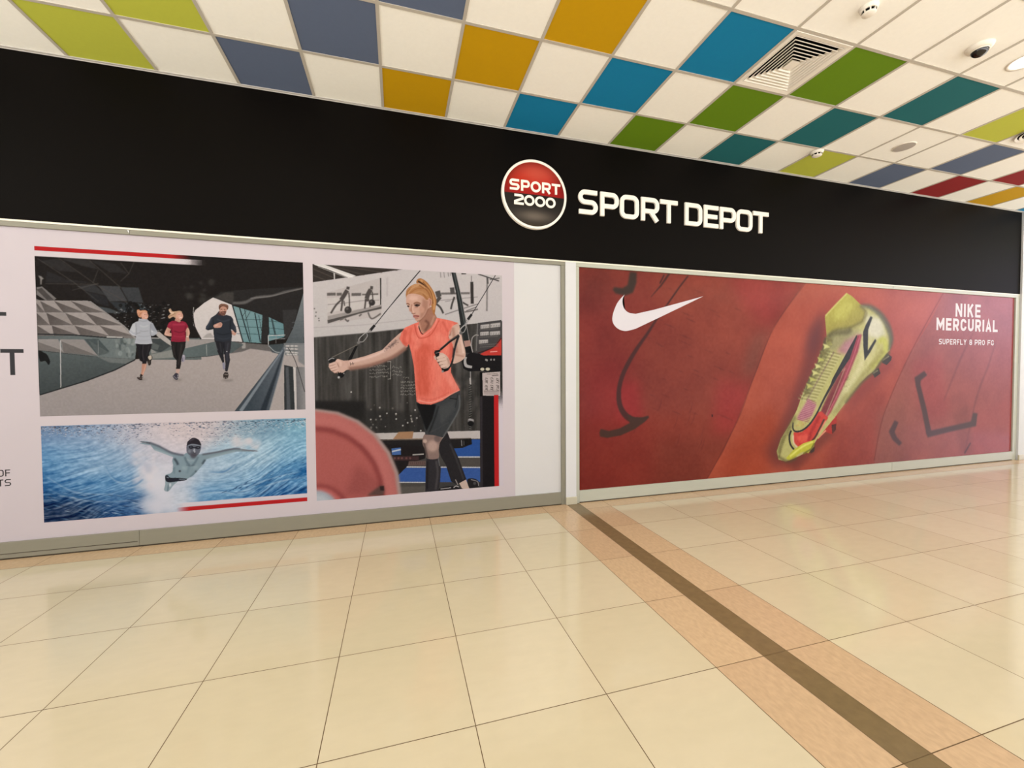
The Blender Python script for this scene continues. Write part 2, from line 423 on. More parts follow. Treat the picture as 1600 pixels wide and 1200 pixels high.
fl = frame((-4, YW, 0), 'grey metal frame around the white poster with running, swimming and gym pictures', ALU,
      [(-9.4, JL-.001), (JL+.001, .284)], (2.634, 2.6725), [(.238, .284)], [(-9.4, JK-.001), (JK+.001, .2375)], .139)
bm = B(); box(bm, -6.5, JK-.012, FR-.002, FR+.004, .046, .050); obj('groove', bm, GAP, fl)
bm = B(); bm.faces.new([bm.verts.new(p) for p in ((JL-.018, FR-.0006, 2.668), (JL-.003, FR-.0006, 2.668), (JL-.003, FR-.0006, 2.64))]); obj('tape_scrap', bm, WHITE, fl)
JR = W(1393, 447)[0]; JRK = W(1391, 735)[0]
frame((4, YW, 0), 'silver metal frame around the red football boot poster', ALU2,
      [(.411, JR-.002), (JR+.002, 8.213)], (2.630, 2.6725), [(.411, .451), (8.118, 8.213)], [(.4515, JRK-.002), (JRK+.002, 8.1175)], .139)

# ------------------------------------------------------------------ fascia sign
RIM = new_mat('sign_white', (245, 239, 228), 0.45, 0.2)
cx, cz, R0 = -.072, 3.347, .361
bt = empty('round_sign', (cx, FR, cz), 'round red and black badge sign with white rim on the black fascia', 'sign')
bm = B(); lathe(bm, [(R0-.026, .0004), (R0-.026, .034), (R0-.022, .038), (R0-.004, .038), (R0, .034), (R0, .0004)], 72, (cx, FR-.0002, cz), 'y'); obj('rim', bm, RIM, bt, True)
# badge face: a fine polar sheet with the glossy-ball artwork printed on it
def badge_face():
    nr, na = 60, 160; r1 = R0-.0262
    rr = np.linspace(0, 1, nr+1)[1:]; aa = np.arange(na)*2*math.pi/na
    P = [(0.0, 0.0)]+[(r*math.cos(a), r*math.sin(a)) for r in rr for a in aa]
    P = np.array(P); u, v = P[:, 0], P[:, 1]
    def blob(cx, cy, sx, sy): return np.exp(-(((u-cx)/sx)**2+((v-cy)/sy)**2))
    col = np.zeros((len(P), 3))
    up = v > -.005
    rad = np.hypot(u, v)
    red = np.array([190, 34, 24])*np.ones((len(P), 1)); k = np.clip((1-rad)*3, 0, 1)[:, None]
    red = red*(.62+.38*k)
    g = blob(.05, .66, .75, .34)[:, None]; red = red*(1-.8*g)+np.array([214, 100, 78])*.8*g
    g = blob(-.55, .3, .5, .3)[:, None]; red = red*(1-.5*g)+np.array([205, 60, 30])*.5*g
    g = np.clip(1-v/.35, 0, 1)[:, None]*.6; red = red*(1-g)+np.array([150, 20, 24])*g
    blk = np.array([34, 31, 27])*np.ones((len(P), 1))
    g = blob(.0, -.68, .62, .2)[:, None]; blk = blk*(1-.85*g)+np.array([122, 116, 104])*.85*g
    g = (blob(0, -1.0, .6, .12)*.7)[:, None]; blk = blk*(1-g)+np.array([70, 60, 40])*g
    col = np.where(up[:, None], red, blk)
    me = bpy.data.meshes.new('face'); vs = [(cx+p[0]*r1, FR-.030, cz+p[1]*r1) for p in P]; fs = []
    for k in range(na): fs.append((0, 1+k, 1+(k+1) % na))
    for i in range(nr-1):
        for k in range(na):
            a = 1+i*na; j = (k+1) % na; fs.append((a+k, a+na+k, a+na+j, a+j))
    me.from_pydata(vs, [], fs); me.update()
    at = me.color_attributes.new('print_color', 'FLOAT_COLOR', 'POINT')
    rgba = np.ones((len(P), 4), np.float32); rgba[:, :3] = lin(np.clip(col*np.array((.9, .86, .86)), 0, 255)); at.data.foreach_set('color', rgba.ravel())
    me.materials.append(print_mat('badge_print', .4, .12))
    o = bpy.data.objects.new('badge_face', me); COL.objects.link(o); o.parent = bt; o.matrix_parent_inverse = Matrix.Translation(-bt.location)
    bm = B(); lathe(bm, [(r1, .0004), (r1, .028)], 72, (cx, FR, cz), 'y'); bmesh.ops.contextual_create(bm, geom=[e for e in bm.edges if e.is_boundary and abs(e.verts[0].co.y-(FR-.028)) < 1e-5])
    obj('backing', bm, BLACK, bt)
badge_face()
F3 = (770, 240, 9.232)
lb = B()
for ch, a, b in (('S', 220, 362), ('P', 384, 508), ('O', 522, 668), ('R', 684, 808), ('T', 822, 944)):
    xa = W(770+a/9.232, 240+(430+.15*a)/9.232)[0]; xb = W(770+b/9.232, 240+(430+.15*b)/9.232)[0]
    letter(lb, ch, xa, xb, 3.369, 3.482, .024, .05 if ch == 'O' else .03, FR-.038, FR-.0302)
for ch, a, b in (('2', 286, 424), ('0', 430, 577), ('0', 583, 729), ('0', 735, 877)):
    xa = W(770+a/9.232, 240+(630+.14*a)/9.232)[0]; xb = W(770+b/9.232, 240+(630+.14*b)/9.232)[0]
    letter(lb, ch, xa, xb, 3.221, 3.33, .024, .06 if ch == '0' else .03, FR-.038, FR-.0302)
obj('lettering', lb, RIM, bt)
# raised letters
lt = empty('raised_lettering', (1.75, FR, 3.2), 'raised white block capitals in two words on the black fascia, right of the round badge', 'sign')
for fr, items, sl in (((880, 280, 9.412), (('S', 197, 490), ('P', 518, 795), ('O', 806, 1090), ('R', 1116, 1385), ('T', 1393, 1655)), .13),
                      ((1050, 300, 10.0), (('D', 165, 440), ('E', 460, 692), ('P', 708, 963), ('O', 962, 1220), ('T', 1222, 1470)), .13)):
    for ch, a, b in items:
        y0 = 340 if fr[0] == 880 else 350
        xa = onwall(photo(fr, [(a, y0+sl*(a-200))]))[0, 0]; xb = onwall(photo(fr, [(b, y0+sl*(b-200))]))[0, 0]
        lm = B(); letter(lm, ch, xa+.004, xb-.004, 3.207, 3.472, .049, .055, FR-.020, FR-.0003)
        obj('letter', lm, RIM, lt)

# ------------------------------------------------------------------ ceiling fittings
VW = new_mat('outlet_white', (236, 230, 218), 0.45, 0.4); VOID = new_mat('void_black', (8, 8, 8), .9, .1)
vx, vy = OX+P6*(VENT+.5), OY-P6*2.5
vt = empty('air_diffuser', (vx, vy, H), 'square white ceiling air outlet of nested louvres between the blue and the green panel', 'air vent')
def sqring(bm, a0, z0, a1, z1):
    A = [bm.verts.new((vx+sx*a0, vy+sy*a0, z0)) for sx, sy in ((-1, -1), (1, -1), (1, 1), (-1, 1))]
    C = [bm.verts.new((vx+sx*a1, vy+sy*a1, z1)) for sx, sy in ((-1, -1), (1, -1), (1, 1), (-1, 1))]
    for k in range(4): bm.faces.new((A[k], A[(k+1) % 4], C[(k+1) % 4], C[k]))
bm = B(); sqring(bm, .287, H-.001, .285, H-.008); sqring(bm, .285, H-.008, .252, H-.004); sqring(bm, .252, H-.004, .250, H+.05); obj('frame', bm, VW, vt)
NL = 8; pitch = .236/NL
for k in range(NL-1):
    a = .2485-k*pitch
    bm = B(); sqring(bm, a-.021, H+.020, a-.004, H-.002); sqring(bm, a-.004, H-.002, a, H-.002); sqring(bm, a, H-.002, a, H-.005); sqring(bm, a, H-.005, a-.0055, H-.005); sqring(bm, a-.0055, H-.005, a-.0235, H+.0185)
    obj('louvre', bm, VW, vt)
a = .2485-(NL-1)*pitch
bm = B(); bm.faces.new([bm.verts.new((vx+sx*a, vy+sy*a, H-.003)) for sx, sy in ((-1, -1), (1, -1), (1, 1), (-1, 1))]); sqring(bm, a, H-.003, a-.004, H+.012); obj('centre_plate', bm, VW, vt)
bm = B(); sqring(bm, .246, H+.0, .246, H+.16); bm.faces.new([bm.verts.new((vx+sx*.246, vy+sy*.246, H+.16)) for sx, sy in ((-1, -1), (1, -1), (1, 1), (-1, 1))]); obj('duct', bm, VOID, vt)

def ceil_at(px, py, z=H):
    d = (px-800)/FOC*AR-(py-600)/FOC*AU+AF; t = (z-CAM[2])/d[2]; return (CAM+t*d)[:2]
def smoke(x, y, z, R, label):
    t = empty('smoke_detector', (x, y, z), label, 'smoke detector', 'smoke detectors on the ceiling')
    bm = B(); lathe(bm, [(R*1.08, -.0005), (R*1.08, -.006), (R, -.010), (R*.97, -.022), (R*.86, -.027), (R*.8, -.027)], 40, (x, y, z)); obj('base', bm, VW, t, True)
    bm = B(); lathe(bm, [(R*.66, -.026), (R*.66, -.046)], 40, (x, y, z)); obj('chamber', bm, VOID, t)
    for k in range(8):
        bm = B(); lathe(bm, [(R*.80, -.027), (R*.78, -.045)], 2, (x, y, z), a0=k*math.pi/4-.09, a1=k*math.pi/4+.09); lathe(bm, [(R*.665, -.027), (R*.665, -.045)], 2, (x, y, z), a0=k*math.pi/4-.09, a1=k*math.pi/4+.09)
        obj('rib', bm, VW, t)
    bm = B(); lathe(bm, [(R*.80, -.045), (R*.78, -.048), (R*.62, -.053), (R*.3, -.056), (.0005, -.057)], 40, (x, y, z)); lathe(bm, [(R*.80, -.045), (R*.3, -.045), (.0005, -.045)], 40, (x, y, z)); obj('cap', bm, VW, t, True)
p = ceil_at(1358, 11); smoke(p[0], p[1], H, .052, 'white smoke detector on a plain white ceiling panel, right of the square air outlet')
p = ceil_at(1276.5, 236.5); smoke(p[0], p[1], H-.0047, .062, 'small white smoke detector where the lime green panel meets the teal one')

p = ceil_at(1531, 73)
t = empty('dome_camera', (p[0], p[1], H), 'white domed security camera with black lens on a white ceiling panel', 'security camera')
bm = B(); lathe(bm, [(.082, -.0005), (.080, -.012), (.070, -.024), (.052, -.032), (.050, -.030)], 40, (p[0], p[1], H)); obj('housing', bm, VW, t, True)
bm = B(); lathe(bm, [(.052, -.030)]+[(.052*math.cos(a), -.030-.046*math.sin(a)) for a in np.linspace(.1, 1.56, 10)], 40, (p[0], p[1], H)); obj('dome_cover', bm, new_mat('dome_glass', (22, 18, 18), .08, .6), t, True)
bm = B(); lathe(bm, [(.0535, -.030), (.0535, -.036), (.0518, -.0365)], 40, (p[0], p[1], H)); obj('dome_ring', bm, VW, t, True)

def disc(bm, r, z, c, n=40): bm.faces.new([bm.verts.new((c[0]+r*math.cos(2*math.pi*k/n), c[1]+r*math.sin(2*math.pi*k/n), z)) for k in range(n)])
p = ceil_at(1413, 229)
t = empty('ceiling_speaker', (p[0], p[1], H), 'flat round grey loudspeaker grille in a white ceiling panel', 'loudspeaker')
bm = B(); lathe(bm, [(.105, -.0005), (.103, -.006), (.095, -.007)], 40, (p[0], p[1], H)); obj('rim', bm, VW, t, True)
bm = B(); lathe(bm, [(.095, -.0068), (.06, -.009), (.0005, -.010)], 40, (p[0], p[1], H)); obj('grille', bm, new_mat('grille_grey', (176, 168, 160), .6, .3, noise=.25, nscale=220), t, True)

c0 = (OX+P6*(RVENT+.5)-.12, OY-P6*2.5+.0)
t = empty('round_air_diffuser', (c0[0], c0[1], H), 'round white ceiling air outlet of concentric rings at the right edge of the ceiling', 'air vent')
bm = B(); disc(bm, .20, H-.001, c0); obj('void_plate', bm, VOID, t)
for k in range(6):
    r = .215-k*.034
    bm = B(); lathe(bm, [(r-.020, -.0015), (r, -.016), (r-.003, -.018), (r-.023, -.004)], 48, (c0[0], c0[1], H)); obj('ring', bm, VW, t, True)

p = ceil_at(1604, 95)
t = empty('downlight', (p[0], p[1], H), 'bright round recessed downlight at the right edge of the white ceiling', 'lamp')
bm = B(); lathe(bm, [(.115, -.0005), (.112, -.006), (.094, -.004), (.090, -.0005)], 48, (p[0], p[1], H)); obj('trim_ring', bm, VW, t, True)
bm = B(); disc(bm, .090, H-.0015, p); obj('lens', bm, new_mat('lamp_lens', (255, 250, 240), .4, .3, emit=(1, .96, .9, 6.0)), t)
# ================================================================== white poster on the left
PRINT = print_mat('satin_print', .5, .05)
PAPER = new_mat('poster_white', (186, 177, 184), .4, .35)
INK = new_mat('poster_black', (22, 19, 22), .4, .35)
REDINK = new_mat('poster_red', (168, 34, 38), .4, .35)
YP = YW-.0032                                     # print surface
pt = empty('wall_poster', (-2.5, YW, .139), 'white wall poster with three sports pictures, left of the white pier', 'poster')
bm = B(); box(bm, -9.3, -.291, YW-.0030, YW+.01, .1392, 2.6338); obj('sheet', bm, PAPER, pt)
bm = B(); box(bm, -.2905, .2375, YW-.0012, YW+.012, .1392, 2.6338)
tag(obj('hoarding_board', bm, new_mat('board_white', (199, 199, 200), .5, .3, noise=.01, nscale=2)), 'narrow plain white board between the white poster and the white pier', 'board')

C_ = (50, 380, 4.614); D_ = (270, 400, 4.614); R_ = (30, 360, 3.478); A_ = (195, 470, 8.575); M_ = (310, 460, 8.567)
def jitter(c, col, rng, v): return tuple(np.clip(np.array(col)+rng.uniform(-v, v), 0, 255))
def running():
    c = Canvas(-4.27, -2.3245, 1.131, 2.4935, .0036, (30, 26, 24))
    rng = random.Random(2)
    # road
    c.poly(R_, [(60, 905), (115, 890), (230, 850), (400, 790), (600, 710), (640, 700), (900, 690), (1150, 655), (1250, 640), (1420, 640), (1600, 640), (1620, 1060), (60, 1060)], (174, 165, 161), grad=((700, 680), (600, 1010), (160, 153, 151)))
    # dark upper hall with faint facets
    for q, cl in (([(320, 310), (450, 295), (540, 380), (390, 345)], (52, 52, 53)), ([(480, 305), (630, 312), (690, 418), (560, 420)], (66, 67, 69)), ([(640, 318), (770, 320), (805, 430), (700, 425)], (58, 60, 62)),
                  ([(60, 130), (190, 110), (330, 210), (200, 200)], (44, 42, 41)), ([(200, 110), (400, 112), (480, 190), (350, 160)], (48, 46, 45)), ([(110, 200), (250, 260), (440, 285), (100, 285)], (40, 38, 38)),
                  ([(410, 115), (600, 150), (690, 220), (560, 210)], (42, 40, 39)), ([(380, 345), (540, 385), (560, 460), (460, 430)], (38, 38, 40)), ([(440, 450), (560, 470), (660, 510), (520, 500)], (70, 76, 78)), ([(560, 420), (690, 430), (760, 500), (640, 500)], (48, 52, 55)),
                  ([(760, 430), (810, 450), (860, 490), (780, 480)], (60, 68, 72))):
        c.poly(C_, q, cl, soft=.004)
    for q in ([(40, 110), (300, 280), (480, 420)], [(190, 105), (480, 310), (690, 430)], [(400, 110), (640, 320)], [(100, 292), (480, 297)], [(640, 140), (700, 220), (640, 275)], [(480, 190), (440, 290)], [(290, 340), (480, 290)], [(745, 120), (700, 220)]):
        c.line(C_, q, 5, (82, 77, 72), soft=.002, alpha=.75)
    c.poly(C_, [(46, 232), (70, 240), (88, 258), (74, 262), (70, 300), (62, 296), (62, 260)], (138, 134, 130), soft=.004)
    for k in range(170):
        x, y = rng.uniform(590, 1015), rng.uniform(440, 660)
        c.dot(C_, (x, y), rng.uniform(3, 11), (rng.choice([58, 84, 120, 150]),)*3, alpha=.75, ry=rng.uniform(2, 4))
    for k in range(120):
        x, y = rng.uniform(640, 1015), rng.uniform(430, 660); c.dot(C_, (x, y), rng.uniform(5, 16), (18, 16, 15), alpha=.7)
    for k in range(14):
        x, y = rng.uniform(85, 300), rng.uniform(190, 330); c.dot(D_, (x, y), rng.uniform(8, 26), (66, 64, 60), soft=.012, alpha=.6)
    # faceted facade
    c.poly(C_, [(35, 318), (75, 312), (178, 400), (160, 412), (100, 412), (33, 370)], (118, 114, 112)); c.poly(C_, [(35, 335), (72, 322), (160, 410), (110, 410)], (74, 70, 68))
    c.poly(C_, [(30, 400), (60, 412), (410, 418), (530, 500), (660, 600), (745, 690), (300, 668), (30, 655)], (122, 117, 114))
    rows = [([20, 60, 160, 280, 405], 416, [60, 97, 229, 379, 527], 500), ([-60, 35, 105, 240, 388, 525], 502, [40, 132, 298, 470, 655], 592), ([-40, 40, 145, 308, 488, 652], 594, [40, 160, 355, 558, 740], 668)]
    for tops, yt, bots, yb in rows:
        n = min(len(tops), len(bots)); tops = tops[-n:]; bots = bots[-n:]
        for i in range(n-1):
            j = rng.uniform(-9, 9)
            c.poly(C_, [(tops[i], yt), (tops[i+1], yt), (bots[i+1], yb)], (158+j, 151+j, 147+j)); c.poly(C_, [(tops[i], yt), (bots[i], yb), (bots[i+1], yb)], (90+j, 84+j, 81+j), grad=((tops[i], yt), (bots[i+1], yb), (112, 106, 103)))
        c.line(C_, [(30, yt), (tops[-1], yt)], 3, (182, 176, 172), alpha=.6)
    c.poly(C_, [(410, 418), (425, 418), (545, 505), (670, 596), (760, 690), (742, 690), (655, 600), (527, 500)], (150, 146, 143))
    # glass balustrade with the facade behind it
    c.poly(C_, [(40, 668), (370, 668), (760, 690), (745, 835), (480, 820), (45, 772)], (96, 104, 104), grad=((40, 700), (700, 760), (112, 122, 122)))
    c.poly(C_, [(45, 692), (190, 692), (232, 790), (45, 770)], (150, 145, 142)); c.poly(C_, [(45, 712), (210, 770), (232, 790), (45, 770)], (118, 113, 110))
    c.poly(C_, [(205, 692), (375, 695), (478, 812), (232, 790)], (146, 141, 138)); c.poly(C_, [(215, 708), (478, 812), (232, 790)], (112, 108, 105)); c.poly(C_, [(378, 690), (480, 690), (560, 780), (478, 812)], (74, 84, 85)); c.poly(C_, [(410, 700), (560, 790), (480, 812)], (88, 96, 96))
    for k in range(40):
        c.dot(C_, (rng.uniform(600, 740), rng.uniform(700, 815)), rng.uniform(5, 16), rng.choice([(150, 158, 156), (70, 80, 80), (120, 128, 127)]), soft=.004, alpha=.6, ry=rng.uniform(8, 24))
    c.line(C_, [(38, 655), (300, 662), (560, 682), (660, 682)], 9, (44, 46, 47)); c.line(C_, [(540, 676), (655, 680)], 6, (210, 208, 204))
    c.poly(C_, [(45, 774), (480, 822), (745, 838), (600, 912), (400, 988), (58, 1094)], (88, 97, 97), grad=((100, 780), (130, 1060), (66, 73, 74)))
    c.poly(C_, [(470, 818), (745, 836), (690, 870), (560, 860)], (110, 116, 115), soft=.004)
    c.poly(A_, [(330, 500), (1029, 500), (1029, 790), (330, 790)], (98, 106, 105))
    c.poly(A_, [(340, 505), (470, 505), (625, 600), (480, 695), (340, 640)], (64, 70, 71), soft=.003); c.poly(A_, [(470, 505), (620, 505), (625, 590)], (40, 40, 40), soft=.003); c.poly(A_, [(380, 560), (470, 600), (440, 660), (360, 640)], (92, 98, 97), soft=.004)
    c.poly(A_, [(345, 640), (430, 690), (360, 710)], (146, 146, 142)); c.poly(A_, [(350, 720), (640, 655), (660, 760), (345, 778)], (138, 140, 136), soft=.003)
    c.poly(A_, [(425, 415), (465, 415), (625, 545), (625, 605), (560, 565), (430, 470)], (178, 172, 167)); c.line(A_, [(360, 500), (470, 500)], 8, (196, 194, 190))
    c.line(C_, [(58, 1094), (400, 990), (600, 914), (745, 840)], 9, (40, 42, 42))
    c.line(C_, [(207, 700), (210, 1040)], 6, (196, 196, 194)); c.line(C_, [(478, 700), (480, 822)], 4, (128, 134, 133))
    c.poly(C_, [(50, 775), (90, 790), (112, 805), (132, 850), (122, 878), (98, 850), (60, 850)], (26, 26, 26), sm=True)
    # sky opening, roof underside, glazing
    c.poly(D_, [(205, 600), (150, 500), (141, 430), (165, 390), (225, 340), (292, 299), (432, 355), (505, 620), (430, 615), (300, 602)], (218, 210, 206), grad=((300, 300), (300, 600), (206, 200, 198)))
    c.line(D_, [(150, 375), (146, 425), (160, 510), (205, 600)], [5, 9, 8, 10], (40, 36, 34), sm=True); c.line(D_, [(152, 370), (148, 415)], 4, (190, 186, 182))
    c.poly(D_, [(215, 590), (250, 560), (275, 556), (300, 590)], (170, 166, 162), soft=.003)
    c.poly(D_, [(435, 360), (600, 408), (690, 438), (815, 480), (820, 580), (640, 628), (510, 620)], (122, 154, 157), grad=((450, 400), (800, 560), (104, 142, 147)))
    for a, b, wd in (((430, 352), (507, 618), 9), ((482, 372), (556, 620), 8), ((518, 385), (566, 620), 4), ((592, 410), (632, 622), 7), ((712, 452), (738, 572), 6), ((720, 455), (745, 572), 3), ((560, 400), (520, 470), 3), ((500, 440), (530, 395), 3), ((620, 425), (640, 540), 3), ((690, 445), (695, 560), 5)):
        c.line(D_, [a, b], wd, (34, 42, 45))
    for y0, y1 in ((455, 470), (510, 520), (560, 562)):
        c.line(D_, [(460, y0), (640, y0+5)], 3, (52, 74, 78)); c.line(D_, [(695, y1), (815, y1+10)], 3, (52, 74, 78))
    c.poly(D_, [(647, 425), (692, 440), (692, 628), (636, 626)], (44, 43, 43))
    c.poly(D_, [(285, 298), (345, 262), (430, 250), (640, 235), (945, 222), (940, 300), (905, 430), (870, 520), (832, 592), (808, 605), (798, 490), (690, 440), (592, 408), (470, 362), (425, 345)], (40, 38, 37))
    c.poly(D_, [(300, 300), (380, 262), (440, 262), (440, 320), (425, 342)], (64, 61, 58), soft=.006)
    c.line(D_, [(430, 340), (520, 335), (600, 300), (720, 285), (820, 255), (940, 232)], [18, 22, 18, 14, 12, 8], (98, 96, 94), soft=.006, sm=True)
    c.line(D_, [(560, 305), (700, 292), (840, 258), (930, 236)], 5, (150, 147, 144), soft=.002, sm=True, alpha=.8)
    c.poly(D_, [(790, 390), (900, 385), (870, 500), (830, 590), (808, 600)], (54, 53, 53), soft=.004)
    c.poly(D_, [(946, 255), (905, 400), (868, 520), (830, 595), (806, 640), (946, 645)], (126, 132, 134), grad=((930, 300), (850, 620), (84, 92, 96)))
    for y in (470, 505, 540, 575, 610): c.line(D_, [(860, y+10), (946, y)], 4, (96, 104, 108), soft=.002)
    c.poly(D_, [(430, 618), (510, 625), (690, 640), (720, 690), (560, 668), (500, 690), (425, 702)], (104, 101, 99), soft=.004)
    c.poly(D_, [(500, 625), (525, 625), (525, 665), (500, 668)], (160, 158, 154), soft=.003)
    c.line(D_, [(690, 640), (688, 575), (812, 570)], 5, (206, 206, 204)); c.line(D_, [(690, 600), (810, 596)], 3, (170, 172, 172)); c.line(D_, [(745, 572), (745, 630)], 3, (150, 152, 152))
    c.poly(D_, [(85, 600), (300, 604), (305, 622), (85, 670)], (158, 153, 150)); c.poly(D_, [(82, 668), (300, 618), (430, 615), (512, 640), (430, 695), (250, 722), (88, 732)], (96, 108, 108), grad=((100, 660), (480, 640), (82, 92, 93)))
    c.line(D_, [(244, 640), (246, 720)], 4, (150, 156, 154)); c.line(D_, [(88, 734), (250, 724), (430, 698)], 4, (62, 66, 66))
    # right side: rail, pavement beyond, glass
    c.poly(D_, [(800, 640), (950, 645), (960, 1125), (690, 1125), (770, 850)], (176, 168, 164))
    c.poly(D_, [(800, 628), (950, 628), (950, 720), (812, 716)], (118, 122, 124))
    for q in ([(815, 648), (905, 650)], [(815, 668), (915, 672)], [(812, 690), (920, 700)], [(820, 708), (900, 712)]): c.line(D_, q, 10, (206, 202, 198), soft=.002)
    for x in (845, 875): c.line(D_, [(x, 640), (x, 710)], 4, (110, 112, 112))
    c.poly(D_, [(803, 785), (870, 800), (892, 1112), (804, 1112)], (52, 56, 58)); c.poly(D_, [(815, 800), (835, 800), (850, 1112), (822, 1112)], (84, 88, 92), soft=.004)
    c.poly(D_, [(868, 800), (886, 804), (894, 1112), (880, 1112)], (206, 201, 198)); c.poly(D_, [(888, 800), (952, 800), (958, 1112), (896, 1112)], (112, 112, 114), grad=((890, 900), (955, 900), (148, 147, 147)))
    c.line(D_, [(830, 660), (885, 760), (952, 980)], 5, (64, 64, 64), sm=True); c.poly(D_, [(900, 640), (950, 640), (952, 790), (905, 760)], (132, 134, 136), soft=.006)
    c.poly(D_, [(692, 640), (800, 632), (806, 690), (765, 706), (715, 694)], (70, 80, 84), soft=.003); c.line(D_, [(690, 645), (740, 690), (790, 690), (806, 660)], 6, (150, 156, 158), sm=True)
    c.poly(D_, [(764, 706), (798, 652), (808, 690), (772, 850), (695, 1120), (445, 1120)], (62, 72, 80), grad=((560, 960), (760, 960), (92, 100, 108)))
    c.line(D_, [(792, 680), (640, 900), (490, 1118)], [8, 16, 26], (126, 136, 144), soft=.004); c.line(D_, [(800, 690), (735, 880), (650, 1118)], [6, 20, 40], (44, 52, 60), soft=.006); c.line(D_, [(808, 690), (772, 850), (697, 1118)], 5, (150, 154, 156), soft=.002)
    for x, y, r in ((205, 1055, 60), (690, 1058, 60), (380, 1040, 0)):
        if r: c.dot(A_, (x+20, y), r, (120, 112, 108), soft=.012, alpha=.7, ry=12)
    c.dot(M_, (390, 1150), 80, (122, 114, 110), soft=.012, alpha=.7, ry=12)
    # --- runner in the pale top
    i = 1
    c.poly(A_, [(165, 130), (190, 118), (212, 133), (240, 127), (288, 130), (308, 158), (280, 172), (232, 190), (216, 225), (190, 215), (172, 182)], (206, 150, 118), sm=True, id=i); c.line(A_, [(175, 150), (200, 140), (230, 150), (280, 140)], 7, (228, 184, 150), sm=True); c.line(A_, [(190, 205), (215, 170), (235, 160)], 6, (160, 104, 78), sm=True)
    c.poly(A_, [(228, 176), (262, 152), (300, 160), (314, 185), (319, 208), (302, 242), (262, 254), (228, 232)], (216, 164, 142), sm=True, id=i)
    c.dot(A_, (262, 190), 26, (230, 182, 158), soft=.006, alpha=.8); c.line(A_, [(262, 188), (282, 184)], 6, (120, 80, 66)); c.line(A_, [(295, 184), (308, 186)], 5, (120, 80, 66)); c.line(A_, [(278, 222), (305, 218)], 7, (240, 220, 210)); c.line(A_, [(300, 190), (310, 204)], 5, (190, 130, 110)); c.line(A_, [(232, 236), (262, 252), (300, 244)], 7, (170, 118, 98), sm=True, alpha=.7)
    c.poly(A_, [(325, 740), (350, 728), (374, 758), (358, 800), (352, 852), (325, 866), (306, 825), (303, 770)], (42, 37, 34), sm=True, id=i); c.poly(A_, [(318, 745), (350, 732), (366, 765), (340, 792), (318, 770)], (196, 184, 168), sm=True); c.line(A_, [(330, 800), (326, 850)], 8, (96, 84, 70))
    c.poly(A_, [(238, 836), (293, 836), (288, 895), (266, 950), (246, 1000), (214, 1004), (226, 945)], (190, 142, 122), sm=True, id=i); c.line(A_, [(284, 850), (262, 935), (242, 985)], 10, (220, 176, 156), sm=True, alpha=.8)
    c.poly(A_, [(212, 982), (240, 998), (243, 1052), (205, 1062), (168, 1036), (176, 1020), (205, 1022)], (46, 38, 36), sm=True, id=i); c.line(A_, [(236, 1010), (242, 1050)], 8, (188, 176, 166)); c.line(A_, [(180, 1030), (225, 1040)], 5, (150, 130, 120))
    c.poly(A_, [(148, 565), (364, 565), (352, 650), (316, 725), (292, 842), (236, 842), (236, 818), (203, 800), (182, 735), (162, 640)], (32, 30, 33), id=i); c.line(A_, [(250, 585), (240, 700), (262, 800)], 14, (58, 54, 58), soft=.004, sm=True); c.line(A_, [(236, 600), (222, 700), (232, 810)], 8, (14, 13, 15), soft=.003, sm=True); c.line(A_, [(330, 600), (296, 740)], 10, (52, 49, 52), soft=.004)
    c.poly(A_, [(190, 238), (250, 244), (306, 250), (330, 275), (378, 300), (408, 360), (442, 420), (424, 452), (380, 472), (352, 466), (360, 520), (375, 572), (300, 582), (205, 580), (136, 570), (150, 500), (152, 474), (100, 462), (58, 418), (80, 370), (108, 310), (150, 284), (186, 274)], (178, 182, 189), id=i)
    c.poly(A_, [(108, 312), (150, 300), (150, 420), (120, 430), (80, 390)], (196, 199, 204), soft=.004); c.poly(A_, [(345, 300), (378, 302), (408, 362), (430, 420), (370, 400), (345, 360)], (158, 162, 170), soft=.004)
    for q, wd, k in (([(150, 300), (158, 420), (150, 480)], 10, 138), ([(350, 310), (346, 400), (352, 470)], 10, 132), ([(160, 470), (110, 452), (70, 420)], 10, 214), ([(200, 400), (250, 412), (320, 402)], 9, 150), ([(180, 470), (260, 480), (345, 470)], 8, 156), ([(160, 520), (260, 535), (355, 520)], 9, 166), ([(190, 262), (250, 276), (310, 264)], 8, 140), ([(145, 568), (260, 576), (370, 566)], 8, 205), ([(358, 402), (380, 420)], 10, 225), ([(420, 448), (360, 470)], 8, 150), ([(200, 330), (260, 350), (320, 330)], 14, 196), ([(160, 440), (215, 425)], 12, 150)):
        c.line(A_, q, wd, (k, k+3, k+8), soft=.003, sm=True, alpha=.85)
    # --- runner in the dark red shirt
    i = 2
    c.poly(A_, [(590, 120), (615, 108), (640, 140), (690, 140), (740, 134), (772, 158), (700, 178), (690, 232), (650, 215), (600, 238), (583, 205), (618, 182), (600, 150)], (196, 162, 132), sm=True, id=i); c.line(A_, [(600, 125), (625, 160), (660, 160)], 12, (232, 206, 180), sm=True); c.line(A_, [(590, 210), (630, 195), (680, 170)], 8, (150, 116, 92), sm=True); c.line(A_, [(600, 190), (650, 172)], 6, (222, 192, 160))
    c.poly(A_, [(686, 232), (745, 252), (745, 296), (675, 290)], (190, 142, 124), sm=True, id=i)
